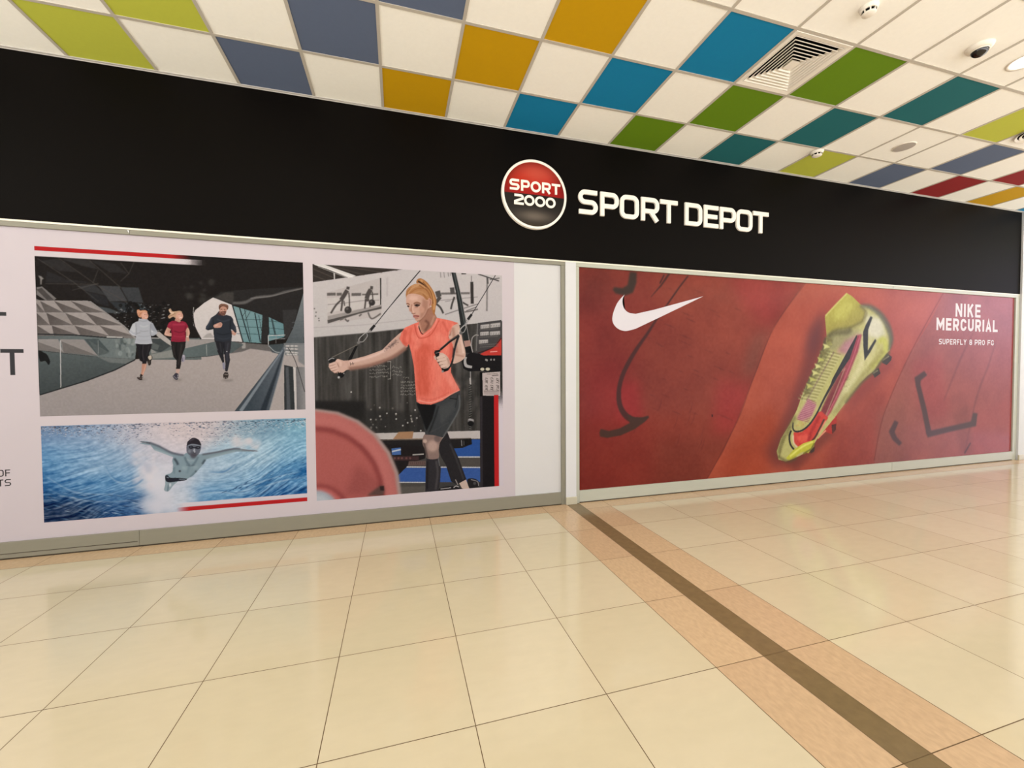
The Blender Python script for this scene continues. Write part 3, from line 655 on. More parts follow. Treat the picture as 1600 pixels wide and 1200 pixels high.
    c.poly(A_, [(688, 192), (725, 155), (768, 164), (784, 208), (768, 244), (732, 264), (695, 242)], (216, 166, 146), sm=True, id=i); c.line(A_, [(722, 188), (740, 186)], 6, (120, 82, 70)); c.line(A_, [(758, 190), (770, 190)], 5, (120, 82, 70)); c.line(A_, [(732, 232), (768, 222)], 8, (244, 228, 220), sm=True); c.dot(A_, (735, 205), 20, (228, 184, 162), soft=.006); c.line(A_, [(700, 235), (735, 258)], 8, (170, 120, 104), alpha=.7)
    c.poly(A_, [(578, 350), (618, 380), (604, 425), (636, 440), (625, 475), (580, 472), (533, 456), (545, 408)], (206, 160, 140), sm=True, id=i); c.line(A_, [(560, 400), (550, 445), (600, 462)], 9, (232, 192, 172), sm=True); c.line(A_, [(600, 390), (590, 425)], 10, (164, 118, 102), soft=.003)
    c.poly(A_, [(838, 345), (866, 390), (873, 440), (860, 482), (868, 528), (845, 545), (822, 515), (826, 440), (818, 395)], (200, 154, 135), sm=True, id=i); c.line(A_, [(852, 380), (860, 440), (848, 480)], 9, (228, 186, 166), sm=True); c.line(A_, [(825, 478), (858, 484)], 8, (240, 226, 216))
    c.poly(A_, [(775, 722), (806, 732), (808, 785), (788, 822), (762, 805), (762, 755)], (156, 152, 166), sm=True, id=i); c.line(A_, [(770, 760), (778, 810)], 10, (92, 88, 104)); c.line(A_, [(780, 735), (802, 742)], 8, (206, 200, 204))
    c.poly(A_, [(696, 900), (740, 905), (722, 980), (688, 980)], (196, 166, 154), sm=True, id=i); c.poly(A_, [(688, 965), (720, 985), (714, 1050), (680, 1056), (645, 1012), (664, 988)], (62, 60, 70), sm=True, id=i); c.line(A_, [(655, 1004), (690, 1040), (712, 1030)], 7, (150, 146, 152)); c.line(A_, [(712, 990), (716, 1040)], 6, (180, 176, 178))
    c.poly(A_, [(616, 540), (820, 540), (812, 625), (785, 690), (762, 775), (756, 850), (742, 912), (690, 912), (696, 802), (652, 748), (632, 650)], (34, 31, 31), id=i); c.line(A_, [(700, 560), (690, 680), (715, 780)], 10, (14, 13, 14), soft=.003, sm=True); c.line(A_, [(765, 580), (745, 720), (722, 860)], 16, (62, 57, 56), soft=.005, sm=True); c.line(A_, [(650, 600), (668, 720)], 12, (52, 48, 47), soft=.004)
    c.poly(A_, [(676, 268), (735, 290), (768, 270), (822, 290), (855, 352), (834, 366), (818, 405), (818, 545), (720, 552), (622, 545), (630, 470), (622, 385), (568, 352), (590, 295), (640, 268)], (146, 38, 60), id=i)
    for q, wd, cl in (([(640, 320), (740, 318), (810, 315)], 26, (170, 54, 78)), ([(660, 405), (740, 425), (805, 405)], 12, (104, 24, 42)), ([(632, 350), (640, 470)], 12, (112, 26, 44)), ([(816, 340), (806, 460)], 12, (108, 24, 42)), ([(650, 470), (740, 485), (800, 470)], 10, (166, 52, 74)), ([(640, 520), (740, 530), (805, 520)], 10, (122, 30, 50)), ([(690, 285), (735, 296), (760, 282)], 7, (110, 24, 42)), ([(590, 330), (620, 300)], 18, (164, 50, 72))):
        c.line(A_, q, wd, cl, soft=.004, sm=True, alpha=.85)
    # --- bearded runner in dark blue
    i = 3
    c.poly(M_, [(325, 915), (352, 908), (360, 990), (348, 1002), (332, 995)], (140, 140, 158), sm=True, id=i)
    c.poly(M_, [(368, 1030), (395, 1042), (404, 1090), (388, 1125), (345, 1125), (333, 1085), (348, 1050)], (58, 51, 48), sm=True, id=i); c.line(M_, [(350, 1070), (395, 1075)], 8, (150, 140, 130)); c.line(M_, [(345, 1120), (360, 1118)], 8, (196, 186, 176)); c.line(M_, [(376, 1118), (386, 1118)], 8, (196, 186, 176)); c.line(M_, [(355, 1035), (395, 1040)], 8, (200, 190, 182))
    c.poly(M_, [(222, 615), (332, 620), (342, 720), (338, 800), (348, 905), (326, 918), (285, 830), (248, 740)], (36, 36, 40), id=i); c.line(M_, [(225, 640), (245, 720), (260, 750)], 9, (112, 114, 120), soft=.002); c.line(M_, [(290, 650), (310, 780)], 14, (54, 54, 60), soft=.004)
    c.poly(M_, [(322, 620), (446, 596), (434, 720), (416, 800), (426, 880), (408, 960), (392, 1032), (358, 1026), (364, 930), (354, 850), (344, 740)], (45, 45, 51), id=i); c.line(M_, [(400, 650), (385, 780), (392, 900)], 16, (66, 66, 74), soft=.005, sm=True); c.dot(M_, (383, 765), 7, (190, 190, 196)); c.line(M_, [(342, 640), (350, 800)], 8, (20, 20, 24), soft=.003)
    c.poly(M_, [(440, 492), (478, 482), (512, 498), (500, 540), (480, 552), (462, 540), (438, 520)], (196, 152, 134), sm=True, id=i)
    c.poly(M_, [(240, 268), (280, 222), (302, 270), (340, 288), (376, 274), (440, 295), (466, 330), (472, 380), (502, 430), (514, 502), (494, 516), (460, 478), (434, 462), (452, 560), (442, 612), (340, 634), (218, 622), (208, 540), (204, 465), (130, 482), (98, 465), (104, 430), (150, 370), (175, 310), (215, 286)], (44, 49, 57), id=i)
    for q, wd, cl in (([(180, 320), (140, 400), (115, 455)], 22, (62, 68, 78)), ([(200, 340), (205, 430), (215, 540)], 12, (26, 29, 34)), ([(435, 340), (430, 440), (446, 540)], 12, (24, 27, 32)), ([(250, 330), (330, 360), (420, 340)], 20, (58, 63, 72)), ([(250, 520), (330, 540), (420, 520)], 12, (32, 35, 41)), ([(250, 580), (340, 600), (425, 580)], 10, (58, 62, 70)), ([(130, 470), (200, 455)], 12, (28, 31, 36)), ([(480, 420), (500, 500)], 12, (66, 72, 82))):
        c.line(M_, q, wd, cl, soft=.004, sm=True, alpha=.9)
    c.poly(M_, [(206, 412), (262, 385), (302, 374), (322, 400), (304, 440), (248, 448), (214, 444)], (202, 156, 138), sm=True, id=i); c.line(M_, [(275, 392), (310, 396)], 5, (140, 98, 84)); c.line(M_, [(270, 412), (312, 412)], 5, (150, 106, 92)); c.line(M_, [(225, 425), (265, 405)], 9, (228, 188, 170)); c.line(M_, [(460, 505), (490, 512)], 6, (226, 186, 168))
    c.poly(M_, [(268, 248), (292, 225), (330, 285), (300, 280), (262, 275)], (74, 50, 50), sm=True, id=i)
    c.poly(M_, [(286, 180), (330, 160), (376, 175), (379, 222), (356, 277), (320, 282), (290, 252), (283, 210)], (194, 148, 128), sm=True, id=i); c.poly(M_, [(298, 232), (330, 226), (345, 222), (374, 228), (358, 277), (320, 284), (298, 264)], (112, 78, 66), sm=True); c.line(M_, [(316, 244), (345, 242)], 5, (170, 108, 98))
    c.line(M_, [(300, 200), (322, 200)], 7, (84, 56, 46)); c.line(M_, [(342, 200), (364, 202)], 7, (84, 56, 46)); c.line(M_, [(332, 200), (336, 226)], 5, (222, 176, 154)); c.dot(M_, (310, 218), 10, (216, 168, 148), soft=.004)
    c.poly(M_, [(274, 165), (290, 135), (335, 124), (396, 145), (402, 185), (386, 208), (374, 176), (328, 160), (298, 178), (290, 205), (278, 195)], (112, 78, 62), sm=True, id=i); c.line(M_, [(295, 150), (340, 138), (385, 152)], 8, (150, 108, 88), sm=True); c.line(M_, [(285, 185), (300, 160), (330, 150)], 6, (76, 50, 40), sm=True)
    # fine grain of the enlarged photograph
    g = c.noise(.012, .012, 3, 2)[..., None]; c.img += g*7*(c.id == 0)[..., None]
    # red corner stripe, white line under it, both dissolving to the right into dots
    halftone_strip(c, (-4.28, W(268, 400)[0]), (W(268, 400)[0], W(300, 402)[0]), 2.459, 2.51, (192, 36, 38), 0)
    halftone_strip(c, (-4.28, W(276, 410)[0]), (W(276, 410)[0], W(324, 412)[0]), 2.414, 2.459, (226, 217, 218), 1)
    return c
def halftone_strip(c, solid, fade, z0, z1, col, dots):
    rz = (c.Z > z0) & (c.Z < z1)
    X, Z = np.meshgrid(c.X, c.Z[rz])
    lo, hi = min(solid), max(solid)
    a = ((X >= lo) & (X <= hi)).astype(float)
    t = np.clip((X-fade[0])/(fade[1]-fade[0]), 0, 1); inf = (X-fade[0])*(X-fade[1]) < 0
    if dots:
        p = .0135; d = np.minimum(np.hypot((X % p)-p/2, (Z % p)-p/2), np.hypot(((X+p/2) % p)-p/2, ((Z+p/2) % p)-p/2))
        a = np.where(inf, (d < p*.62*(1-t)).astype(float), a)
    else: a = np.where(inf, 1-t, a)
    sub = c.img[rz]; c.img[rz] = sub*(1-a[..., None])+np.array(col)*a[..., None]
    ii = c.id[rz]; ii[a > .5] = 0; c.id[rz] = ii

W_ = (30, 640, 3.404); S_ = (210, 670, 8.0)
def swimming():
    c = Canvas(-4.268, -2.3245, .268, 1.052, .0036, (120, 165, 205))
    rng = random.Random(7)
    X, Z = np.meshgrid((c.X-c.x0)/1.944, (c.Z-c.z0)/.784)
    acc = np.zeros((c.R, c.C, 3)); ws = np.zeros((c.R, c.C, 1))
    for u, v, s, cl in ((.02, .98, .12, (112, 140, 176)), (.15, .95, .12, (150, 176, 206)), (.02, .65, .12, (98, 152, 198)), (.2, .65, .14, (150, 184, 214)), (.3, .92, .1, (196, 196, 208)), (.03, .35, .1, (66, 122, 174)), (.02, .12, .1, (30, 50, 84)), (.12, .08, .08, (34, 56, 88)), (.25, .1, .1, (52, 92, 140)), (.33, .12, .08, (92, 130, 172)), (.2, .3, .1, (92, 148, 196)), (.35, .35, .08, (140, 178, 212)),
                        (.45, .95, .14, (222, 208, 208)), (.42, .7, .1, (214, 210, 220)), (.45, .4, .08, (218, 218, 228)), (.46, .15, .07, (216, 222, 232)), (.6, .95, .1, (214, 202, 204)), (.62, .45, .1, (182, 204, 222)), (.72, .93, .08, (168, 190, 202)), (.82, .9, .1, (124, 160, 182)), (.97, .92, .1, (140, 192, 214)), (.75, .68, .12, (176, 206, 224)), (.95, .65, .12, (136, 186, 216)), (.72, .35, .12, (148, 190, 220)), (.65, .15, .1, (112, 164, 206)), (.85, .28, .1, (102, 158, 202)), (.98, .35, .1, (76, 138, 190)), (.85, .12, .1, (60, 112, 166)), (.75, .55, .1, (170, 202, 222))):
        k = np.exp(-(((X-u)/s)**2+((Z-v)/(s*1.5))**2))[..., None]+1e-6; acc += k*np.array(cl); ws += k
    c.img = acc/ws
    # swirling water streaks: noise sampled along bent coordinates
    n1 = c.noise(.16, .016, 11, 3); n2 = c.noise(.05, .012, 12, 3); n3 = c.noise(.022, .016, 13, 2); wv = c.noise(.5, .3, 14, 2)
    def bend(n, k):
        out = np.empty_like(n); off = (k*(np.sin((X-.5)*3.0)**2*np.sign(X-.5)+wv*.45)/c.dz*2).astype(int); rows = np.arange(c.R)[:, None]
        return n[np.clip((rows-off) % c.R, 0, c.R-1), np.arange(c.C)[None, :]]
    low = np.clip(1.15-Z*1.1, 0.15, 1); side = np.clip(np.abs(X-.46)*3.2, .12, 1)
    st = bend(n1, .32)*1.5+bend(n2, .32)
    c.img += (np.clip(st, -1, 1)*58*low*side)[..., None]*np.array([1.15, 1, .8])
    c.img += (n3*26*(.5+side*.5))[..., None]*np.array([1.1, 1, .9])
    dk = np.clip(bend(n1, .3)*2.4-.52, 0, 1)*np.clip(1.2-Z*1.9, 0, 1)*np.clip(np.abs(X-.44)*3-.25, 0, 1); c.img = c.img*(1-.75*dk[..., None])+np.array([24, 50, 92])*.75*dk[..., None]
    # dimpled surface along the top
    for k in range(1500):
        u = rng.random(); zz = rng.random()**1.5
        lim = .30+.55*math.exp(-((u-.66)/.14)**2)*.9+.35*math.exp(-((u-.30)/.12)**2)
        v = 20+zz*260*lim*.62 - 0
        x = 110+u*1415; y = 92-(x-115)*.029+zz*(230*lim)*.72
        mid = math.exp(-((u-.48)/.09)**2)
        if rng.random() < mid*.7: continue
        s = rng.uniform(2, 6.5)*(1-.4*zz)
        tone = rng.choice([(58, 74, 100), (86, 110, 136), (120, 120, 132), (52, 56, 70)]) if u < .75 else rng.choice([(70, 110, 132), (44, 66, 84), (98, 140, 160)])
        c.poly(W_, [(x-s*1.5, y), (x, y-s*.55), (x+s*1.3, y+s*.1), (x+.2*s, y+s*.6)], tone, alpha=rng.uniform(.35, .9)*(1-.6*zz))
        if rng.random() < .5: c.poly(W_, [(x-s*1.3, y+s), (x, y+s*.5), (x+s*1.3, y+s*1.2), (x, y+s*1.5)], (240, 232, 232), alpha=.5)
    # splash plume
    for k in range(70):
        x = rng.gauss(740, 50); y = rng.uniform(300, 560); c.dot(W_, (x, y), rng.uniform(12, 50), (226, 226, 234), soft=.03, alpha=.3)
    for k in range(40):
        c.dot(W_, (rng.uniform(600, 720), rng.uniform(230, 420)), rng.uniform(6, 24), rng.choice([(236, 228, 230), (190, 196, 214)]), soft=.012, alpha=.35)
    for k in range(26):
        c.dot(W_, (rng.uniform(1130, 1270), rng.uniform(150, 205)), rng.uniform(6, 22), (226, 220, 222), soft=.012, alpha=.35)
    for q in ([(460, 300), (500, 360), (560, 380), (640, 350)], [(560, 410), (620, 400), (660, 370)], [(1010, 330), (1090, 330), (1150, 290)], [(1160, 440), (1300, 370), (1500, 320)], [(1240, 420), (1400, 370), (1525, 350)], [(140, 400), (240, 450), (420, 480), (640, 470)], [(150, 350), (300, 430), (500, 440)], [(950, 440), (1080, 430), (1160, 445)]):
        c.line(W_, q, [3, 9, 4], (70, 124, 174), soft=.006, alpha=.6, sm=True); c.line(W_, [(a, b+9) for a, b in q], [2, 6, 3], (214, 228, 238), soft=.005, alpha=.5, sm=True)
    for k in range(60):
        x = rng.uniform(1080, 1520); y = 440-(x-1080)*.36*rng.uniform(.5, 1.25); c.poly(W_, [(x-12, y+5), (x, y), (x+14, y-6), (x+2, y+3)], (34, 70, 112), alpha=rng.uniform(.3, .8))
    for k in range(90):
        x = rng.uniform(135, 640); y = rng.uniform(440, 590)-max(0, (x-400))*.05; c.poly(W_, [(x-22, y-3), (x, y-3), (x+26, y+5), (x+4, y+4)], rng.choice([(20, 36, 66), (30, 58, 100), (120, 168, 206), (200, 218, 232)]), alpha=rng.uniform(.2, .6))
    # swimmer
    i = 1; sk = (138, 160, 170)
    c.poly(S_, [(388, 690), (385, 600), (398, 572), (440, 590), (560, 620), (545, 655), (490, 705), (442, 768), (405, 782), (374, 762)], (150, 170, 178), sm=True, id=i); c.line(S_, [(440, 680), (425, 720), (418, 780)], 12, (96, 116, 128), soft=.004); c.dot(S_, (448, 700), 14, (206, 216, 224), soft=.004, ry=24)
    c.poly(S_, [(486, 352), (440, 336), (350, 300), (252, 266), (205, 205), (140, 196), (66, 186), (100, 174), (60, 156), (110, 150), (180, 160), (240, 184), (318, 212), (370, 250), (470, 290), (560, 318), (620, 322), (650, 300), (820, 318), (920, 300), (1030, 284), (1130, 258), (1240, 242), (1340, 250), (1420, 260), (1500, 264), (1552, 280), (1480, 286), (1380, 286), (1280, 284), (1150, 316), (1000, 352), (905, 378), (865, 440), (800, 515), (740, 582), (650, 632), (540, 648), (440, 640), (396, 612), (398, 572), (455, 556), (480, 530), (486, 450), (474, 400)], sk, id=i)
    for q, wd, cl, so in (([(190, 172), (320, 222), (470, 298), (620, 330)], 26, (96, 100, 112), .008), ([(850, 322), (1030, 292), (1240, 250), (1330, 252)], 20, (92, 94, 104), .008), ([(250, 258), (360, 296), (480, 340)], 14, (172, 192, 198), .006), ([(940, 362), (1100, 320), (1260, 284)], 12, (166, 188, 196), .006), ([(500, 370), (530, 410), (548, 450)], 26, (54, 66, 76), .006), ([(885, 385), (850, 440)], 22, (60, 74, 84), .006), ([(630, 350), (660, 420), (700, 460)], 22, (92, 112, 124), .008), ([(800, 350), (760, 420), (720, 460)], 22, (100, 120, 132), .008), ([(500, 480), (500, 560)], 16, (104, 128, 140), .008), ([(690, 470), (660, 560)], 14, (112, 136, 146), .01), ([(600, 480), (650, 500)], 40, (162, 184, 190), .014), ([(740, 490), (790, 470)], 30, (160, 182, 190), .012), ([(780, 520), (700, 600)], 16, (100, 124, 136), .008), ([(150, 172), (200, 180)], 16, (70, 66, 76), .004), ([(80, 160), (150, 172)], 8, (88, 70, 78), .003), ([(1340, 262), (1540, 278)], 9, (110, 96, 102), .004)):
        c.line(S_, q, wd, cl, soft=so, alpha=.85, sm=True)
    c.dot(S_, (570, 528), 14, (70, 76, 84), soft=.003); c.dot(S_, (768, 530), 10, (90, 104, 112), soft=.004)
    c.poly(S_, [(388, 592), (420, 580), (440, 606), (480, 612), (560, 612), (655, 622), (640, 642), (545, 656), (442, 668), (396, 650)], (38, 40, 50), sm=True, id=i); c.line(S_, [(560, 628), (640, 630)], 12, (120, 130, 140)); c.line(S_, [(402, 600), (430, 612)], 9, (150, 160, 170))
    c.poly(S_, [(652, 240), (664, 190), (700, 170), (790, 170), (834, 200), (830, 262), (802, 318), (752, 350), (700, 332), (660, 296)], (104, 108, 120), sm=True, id=i); c.dot(S_, (740, 330), 40, (88, 88, 98), soft=.01); c.dot(S_, (690, 280), 18, (134, 140, 150), soft=.008)
    c.poly(S_, [(656, 212), (668, 160), (712, 122), (752, 112), (806, 136), (834, 188), (832, 208), (790, 196), (720, 188), (676, 202)], (46, 42, 50), sm=True, id=i); c.line(S_, [(690, 150), (750, 125)], 12, (92, 86, 92), soft=.005)
    c.line(S_, [(676, 208), (740, 196), (830, 212)], 10, (150, 160, 172), soft=.003, sm=True)
    c.poly(S_, [(684, 216), (720, 210), (748, 228), (790, 214), (826, 220), (820, 246), (786, 254), (750, 240), (712, 252), (686, 240)], (42, 42, 52), sm=True); c.dot(S_, (708, 226), 8, (90, 100, 116), soft=.003); c.dot(S_, (800, 232), 8, (110, 120, 134), soft=.003)
    c.line(S_, [(750, 250), (758, 300)], 12, (206, 212, 220), soft=.004); c.line(S_, [(738, 296), (752, 306), (772, 298)], 7, (60, 60, 70), soft=.003); c.line(S_, [(720, 324), (752, 330), (780, 322)], 6, (70, 64, 72), soft=.003); c.dot(S_, (745, 272), 10, (170, 176, 186), soft=.004)
    c.line(S_, [(660, 380), (700, 400), (750, 396)], 8, (170, 186, 192), soft=.006); c.line(S_, [(650, 450), (700, 464), (760, 450)], 6, (84, 100, 112), soft=.004, sm=True)
    halftone_strip(c, (W(296, 790)[0], -2.3), (W(296, 790)[0], W(276, 792)[0]), .26, .304, (194, 40, 42), 0)
    halftone_strip(c, (W(300, 785)[0], -2.3), (W(300, 785)[0], W(268, 787)[0]), .304, .342, (224, 216, 222), 1)
    return c
run_c = running(); swim_c = swimming()
run_c.build(YP, PRINT, {0: ('running_picture', 'picture of three people jogging by a modern building'), 1: ('printed_person', 'jogger in a pale grey long-sleeved top'), 2: ('printed_person', 'jogger in a dark red t-shirt'), 3: ('printed_person', 'bearded jogger in a dark jacket')}, pt)
swim_c.build(YP, PRINT, {0: ('swimming_picture', 'blue underwater picture'), 1: ('printed_person', 'swimmer in dark cap and goggles with arms spread')}, pt)
for o in pt.children:
    o.matrix_parent_inverse = Matrix.Translation(-pt.location)
# black words cut off by the left edge of the view
lm = B()
letter(lm, 'T', -4.502, -4.359, 1.466, 1.672, .030, .01, YP, YP+.0004); obj('word', lm, INK, pt)
lm = B(); letter(lm, 'L', -4.592, -4.457, 1.932, 2.14, .030, .01, YP, YP+.0004); obj('word', lm, INK, pt)
lm = B(); letter(lm, 'O', -4.551, -4.508, .662, .716, .0075, .012, YP, YP+.0004); letter(lm, 'F', -4.500, -4.468, .662, .716, .0075, .01, YP, YP+.0004); obj('caption', lm, INK, pt)
lm = B(); letter(lm, 'T', -4.548, -4.512, .585, .639, .0075, .01, YP, YP+.0004); letter(lm, 'S', -4.505, -4.465, .585, .639, .0075, .012, YP, YP+.0004); obj('caption', lm, INK, pt)
F_ = (485, 400, 5.0); E_ = (600, 420, 5.456); G_ = (480, 600, 5.161)
def gym():
    c = Canvas(-2.2435, -.4235, .262, 2.486, .0036, (66, 64, 61))
    rng = random.Random(4)
    # dark plank wall
    for k in range(46):
        x = 25+k*26+rng.uniform(-6, 6); wd = rng.uniform(8, 30); t = rng.uniform(-16, 20)
        c.line(F_, [(x, 560), (x+6, 1300+rng.uniform(-200, 100))], wd, (66+t, 64+t, 61+t), soft=.008, alpha=.7)
    n = c.noise(.05, .35, 21, 3); c.img += (n*26)[..., None]; n = c.noise(.02, .6, 22, 2); c.img += (n*16)[..., None]
    c.poly(F_, [(20, 1130), (420, 1140), (420, 1260), (20, 1260)], (44, 43, 42), soft=.012)
    c.poly(G_, [(60, 150), (460, 130), (470, 320), (560, 400), (60, 400)], (34, 33, 32), soft=.03, alpha=.8); c.poly(G_, [(460, 200), (960, 230), (960, 390), (480, 390)], (42, 41, 40), soft=.03, alpha=.7)
    for k in range(26): c.dot(G_, (rng.uniform(480, 940), rng.uniform(150, 375)), rng.uniform(2.5, 8), rng.choice([(210, 208, 200), (120, 116, 108), (150, 148, 140)]), soft=.002, alpha=.8)
    for x, y in ((513, 286), (643, 236), (716, 240), (771, 335), (810, 312), (870, 210), (718, 282), (355, 65), (916, 376)): c.dot(G_, (x, y), 6, (226, 224, 216), soft=.002)
    for k in range(26): c.dot(E_, (rng.uniform(560, 830), rng.uniform(850, 1190)), rng.uniform(10, 40), rng.choice([(96, 94, 90), (44, 43, 42)]), soft=.02, alpha=.4, ry=rng.uniform(20, 70))
    # white upper wall, dark ceiling, strip lamp
    c.poly(F_, [(0, 206), (350, 160), (760, 98), (900, 80), (1600, 60), (1600, 500), (1100, 545), (735, 568), (400, 605), (0, 640)], (206, 200, 198), grad=((300, 200), (300, 600), (200, 196, 194)))
    c.line(F_, [(0, 640), (400, 606), (735, 569)], 6, (100, 98, 95), soft=.003)
    c.poly(F_, [(0, 40), (770, 70), (770, 98), (355, 158), (20, 206), (0, 206)], (56, 50, 46))
    for q in ([(100, 60), (420, 150)], [(250, 80), (560, 130)], [(20, 100), (180, 170)], [(20, 150), (120, 190)], [(400, 88), (680, 112)]): c.line(F_, q, 8, (84, 76, 70), soft=.003, alpha=.7)
    c.poly(F_, [(20, 62), (100, 64), (358, 156), (300, 172), (80, 80)], (228, 224, 219)); c.line(F_, [(30, 66), (330, 166)], 5, (250, 247, 242)); c.line(F_, [(60, 84), (290, 172)], 4, (168, 164, 160)); c.line(F_, [(186, 132), (188, 182)], 10, (196, 192, 188))
    c.line(F_, [(20, 560), (400, 540), (820, 492)], 3, (168, 162, 160), soft=.002); c.line(F_, [(604, 165), (602, 318)], 3, (178, 172, 170), soft=.002); c.line(E_, [(20, 80), (24, 240)], 3, (178, 172, 170), soft=.002)
    for x, y in ((32, 412), (45, 440), (68, 505), (66, 488), (42, 470)): c.dot(F_, (x, y), 5, (90, 86, 84), soft=.002)
    # wall mural with two people and balls
    c.poly(F_, [(130, 285), (556, 170), (556, 470), (134, 530)], (196, 189, 185)); c.poly(F_, [(130, 330), (556, 300), (556, 395), (132, 440)], (206, 200, 196))
    for a, b in (((130, 300), (198, 298)), ((206, 300), (246, 298)), ((322, 302), (396, 300)), ((404, 302), (530, 298))): c.line(F_, [a, b], 22 if a[0] < 330 else 12, (104, 99, 96), soft=.002)
    c.line(F_, [(549, 172), (549, 382)], 10, (58, 56, 54)); c.line(F_, [(135, 380), (240, 372), (400, 350), (540, 345)], 5, (150, 144, 141), soft=.003)
    c.poly(F_, [(134, 500), (300, 458), (556, 392), (556, 412), (380, 452), (136, 528)], (84, 80, 77), soft=.003); c.poly(F_, [(136, 470), (556, 380), (556, 395), (136, 500)], (160, 154, 150), soft=.004)
    for q in ([(270, 490), (290, 510), (300, 500)], [(450, 440), (480, 490), (550, 450)], [(380, 470), (400, 455)], [(230, 500), (260, 490)]): c.line(F_, q, 12, (108, 103, 100), soft=.004, sm=True)
    for q, wd in (([(296, 240), (292, 262)], 24), ([(288, 268), (262, 310), (240, 345)], 32), ([(240, 345), (200, 385), (160, 448)], 14), ([(250, 345), (246, 390), (240, 430)], 14), ([(300, 285), (304, 330), (306, 400)], 9), ([(262, 350), (268, 390)], 8), ([(480, 236), (476, 262)], 22), ([(472, 262), (450, 300), (440, 335)], 34), ([(425, 345), (460, 345)], 20), ([(432, 350), (424, 412)], 12), ([(470, 350), (466, 400)], 12), ([(484, 280), (488, 340)], 9)):
        c.line(F_, q, wd, (82, 76, 73), soft=.0025, sm=True)
    c.dot(F_, (294, 422), 28, (60, 57, 55), soft=.0025); c.dot(F_, (288, 412), 10, (98, 94, 91), soft=.004); c.dot(F_, (481, 364), 25, (54, 51, 50), soft=.0025); c.dot(F_, (476, 356), 9, (92, 88, 85), soft=.004)
    # mural right of the head
    for q, wd, k in (([(486, 212), (730, 208)], 18, 118), ([(480, 270), (800, 240)], 4, 130), ([(520, 280), (570, 272)], 4, 130), ([(455, 190), (470, 240)], 44, 84), ([(440, 290), (480, 240)], 30, 80), ([(445, 300), (480, 330), (505, 380)], 16, 74), ([(580, 160), (585, 215)], 38, 84), ([(600, 240), (580, 300), (570, 345)], 15, 72), ([(620, 240), (660, 280), (718, 314)], 14, 76), ([(745, 60), (745, 110)], 4, 90), ([(748, 112), (752, 298)], 26, 58), ([(520, 390), (640, 350), (800, 300)], 8, 130), ([(680, 370), (740, 360), (800, 345)], 12, 110), ([(700, 360), (790, 325)], 6, 90), ([(880, 70), (876, 360)], 14, 138), ([(480, 30), (485, 75)], 5, 130), ([(510, 28), (515, 75)], 5, 130), ([(545, 30), (550, 66)], 5, 130), ([(565, 30), (566, 60)], 5, 130)):
        c.line(E_, q, wd, (k, k-4, k-6), soft=.003, sm=len(q) > 2)
    c.line(E_, [(802, 45), (980, 105)], 9, (60, 58, 57), soft=.002); c.line(E_, [(900, 92), (985, 80)], 7, (84, 82, 80), soft=.002); c.line(E_, [(660, 42), (700, 40)], 12, (50, 48, 47), soft=.003); c.line(E_, [(880, 70), (885, 130)], 14, (90, 88, 86), soft=.002)
    # chalk notes on the planks
    def chalk(fr, x0, y0, x1, rows, dy, seed, sl=0.0):
        r = random.Random(seed)
        for j in range(rows):
            x = x0
            while x < x1:
                wd = r.uniform(8, 18); y = y0+j*dy+sl*(x-x0)
                pts = [(x+wd*t/3, y+r.uniform(-dy*.3, dy*.3)) for t in range(4)]
                c.line(fr, pts, 3, (176, 173, 166), soft=.001, alpha=.75, sm=True); x += wd+r.uniform(2, 7)
    chalk(F_, 462, 866, 600, 4, 26, 1, -.06); chalk(F_, 640, 868, 712, 3, 28, 2, .1); chalk(F_, 705, 985, 825, 5, 24, 3, -.02); chalk(F_, 725, 950, 775, 1, 20, 4)
    c.line(F_, [(600, 826), (628, 824), (626, 960), (604, 962)], 4, (170, 167, 160), soft=.001)
    # floor, bench, mats
    c.poly(G_, [(500, 398), (1395, 376), (1395, 442), (560, 448)], (196, 190, 186)); c.poly(G_, [(690, 446), (738, 386), (858, 381), (848, 440)], (168, 130, 98), soft=.002); c.line(G_, [(670, 470), (720, 445), (950, 440)], 6, (150, 128, 104), soft=.002)
    c.poly(G_, [(560, 446), (1395, 440), (1395, 900), (560, 900)], (74, 72, 69))
    c.poly(G_, [(1130, 448), (1395, 446), (1395, 584), (1150, 588)], (46, 84, 152)); c.poly(G_, [(1150, 594), (1395, 594), (1395, 668), (1150, 668)], (82, 78, 73)); c.line(G_, [(1180, 588), (1395, 588)], 9, (206, 208, 210)); c.line(G_, [(700, 668), (1395, 672)], 8, (208, 210, 212)); c.poly(G_, [(640, 674), (1395, 676), (1395, 790), (640, 790)], (58, 92, 158)); c.line(G_, [(640, 792), (960, 793)], 8, (200, 202, 204))
    for k in range(80): c.dot(G_, (rng.uniform(740, 1390), rng.uniform(680, 785)), rng.uniform(8, 24), rng.choice([(50, 82, 148), (70, 104, 168)]), soft=.006, alpha=.4, ry=4)
    c.poly(G_, [(570, 448), (1200, 440), (1200, 515), (960, 530), (950, 600), (830, 640), (720, 750), (560, 640)], (34, 30, 30)); c.poly(G_, [(590, 452), (1320, 436), (1328, 484), (1250, 516), (1150, 520), (590, 480)], (36, 34, 34)); c.line(G_, [(600, 452), (940, 446), (1320, 438)], 6, (116, 104, 94), soft=.002)
    c.poly(G_, [(1240, 450), (1325, 440), (1328, 486), (1245, 502)], (24, 23, 24), soft=.002); c.line(G_, [(1244, 452), (1247, 500)], 6, (150, 150, 150)); c.line(G_, [(1262, 455), (1264, 496)], 4, (110, 110, 110))
    c.poly(G_, [(680, 520), (754, 512), (756, 570), (684, 572)], (74, 108, 166)); c.line(G_, [(684, 544), (755, 528)], 12, (190, 200, 212)); c.line(G_, [(850, 570), (940, 565)], 9, (176, 172, 166))
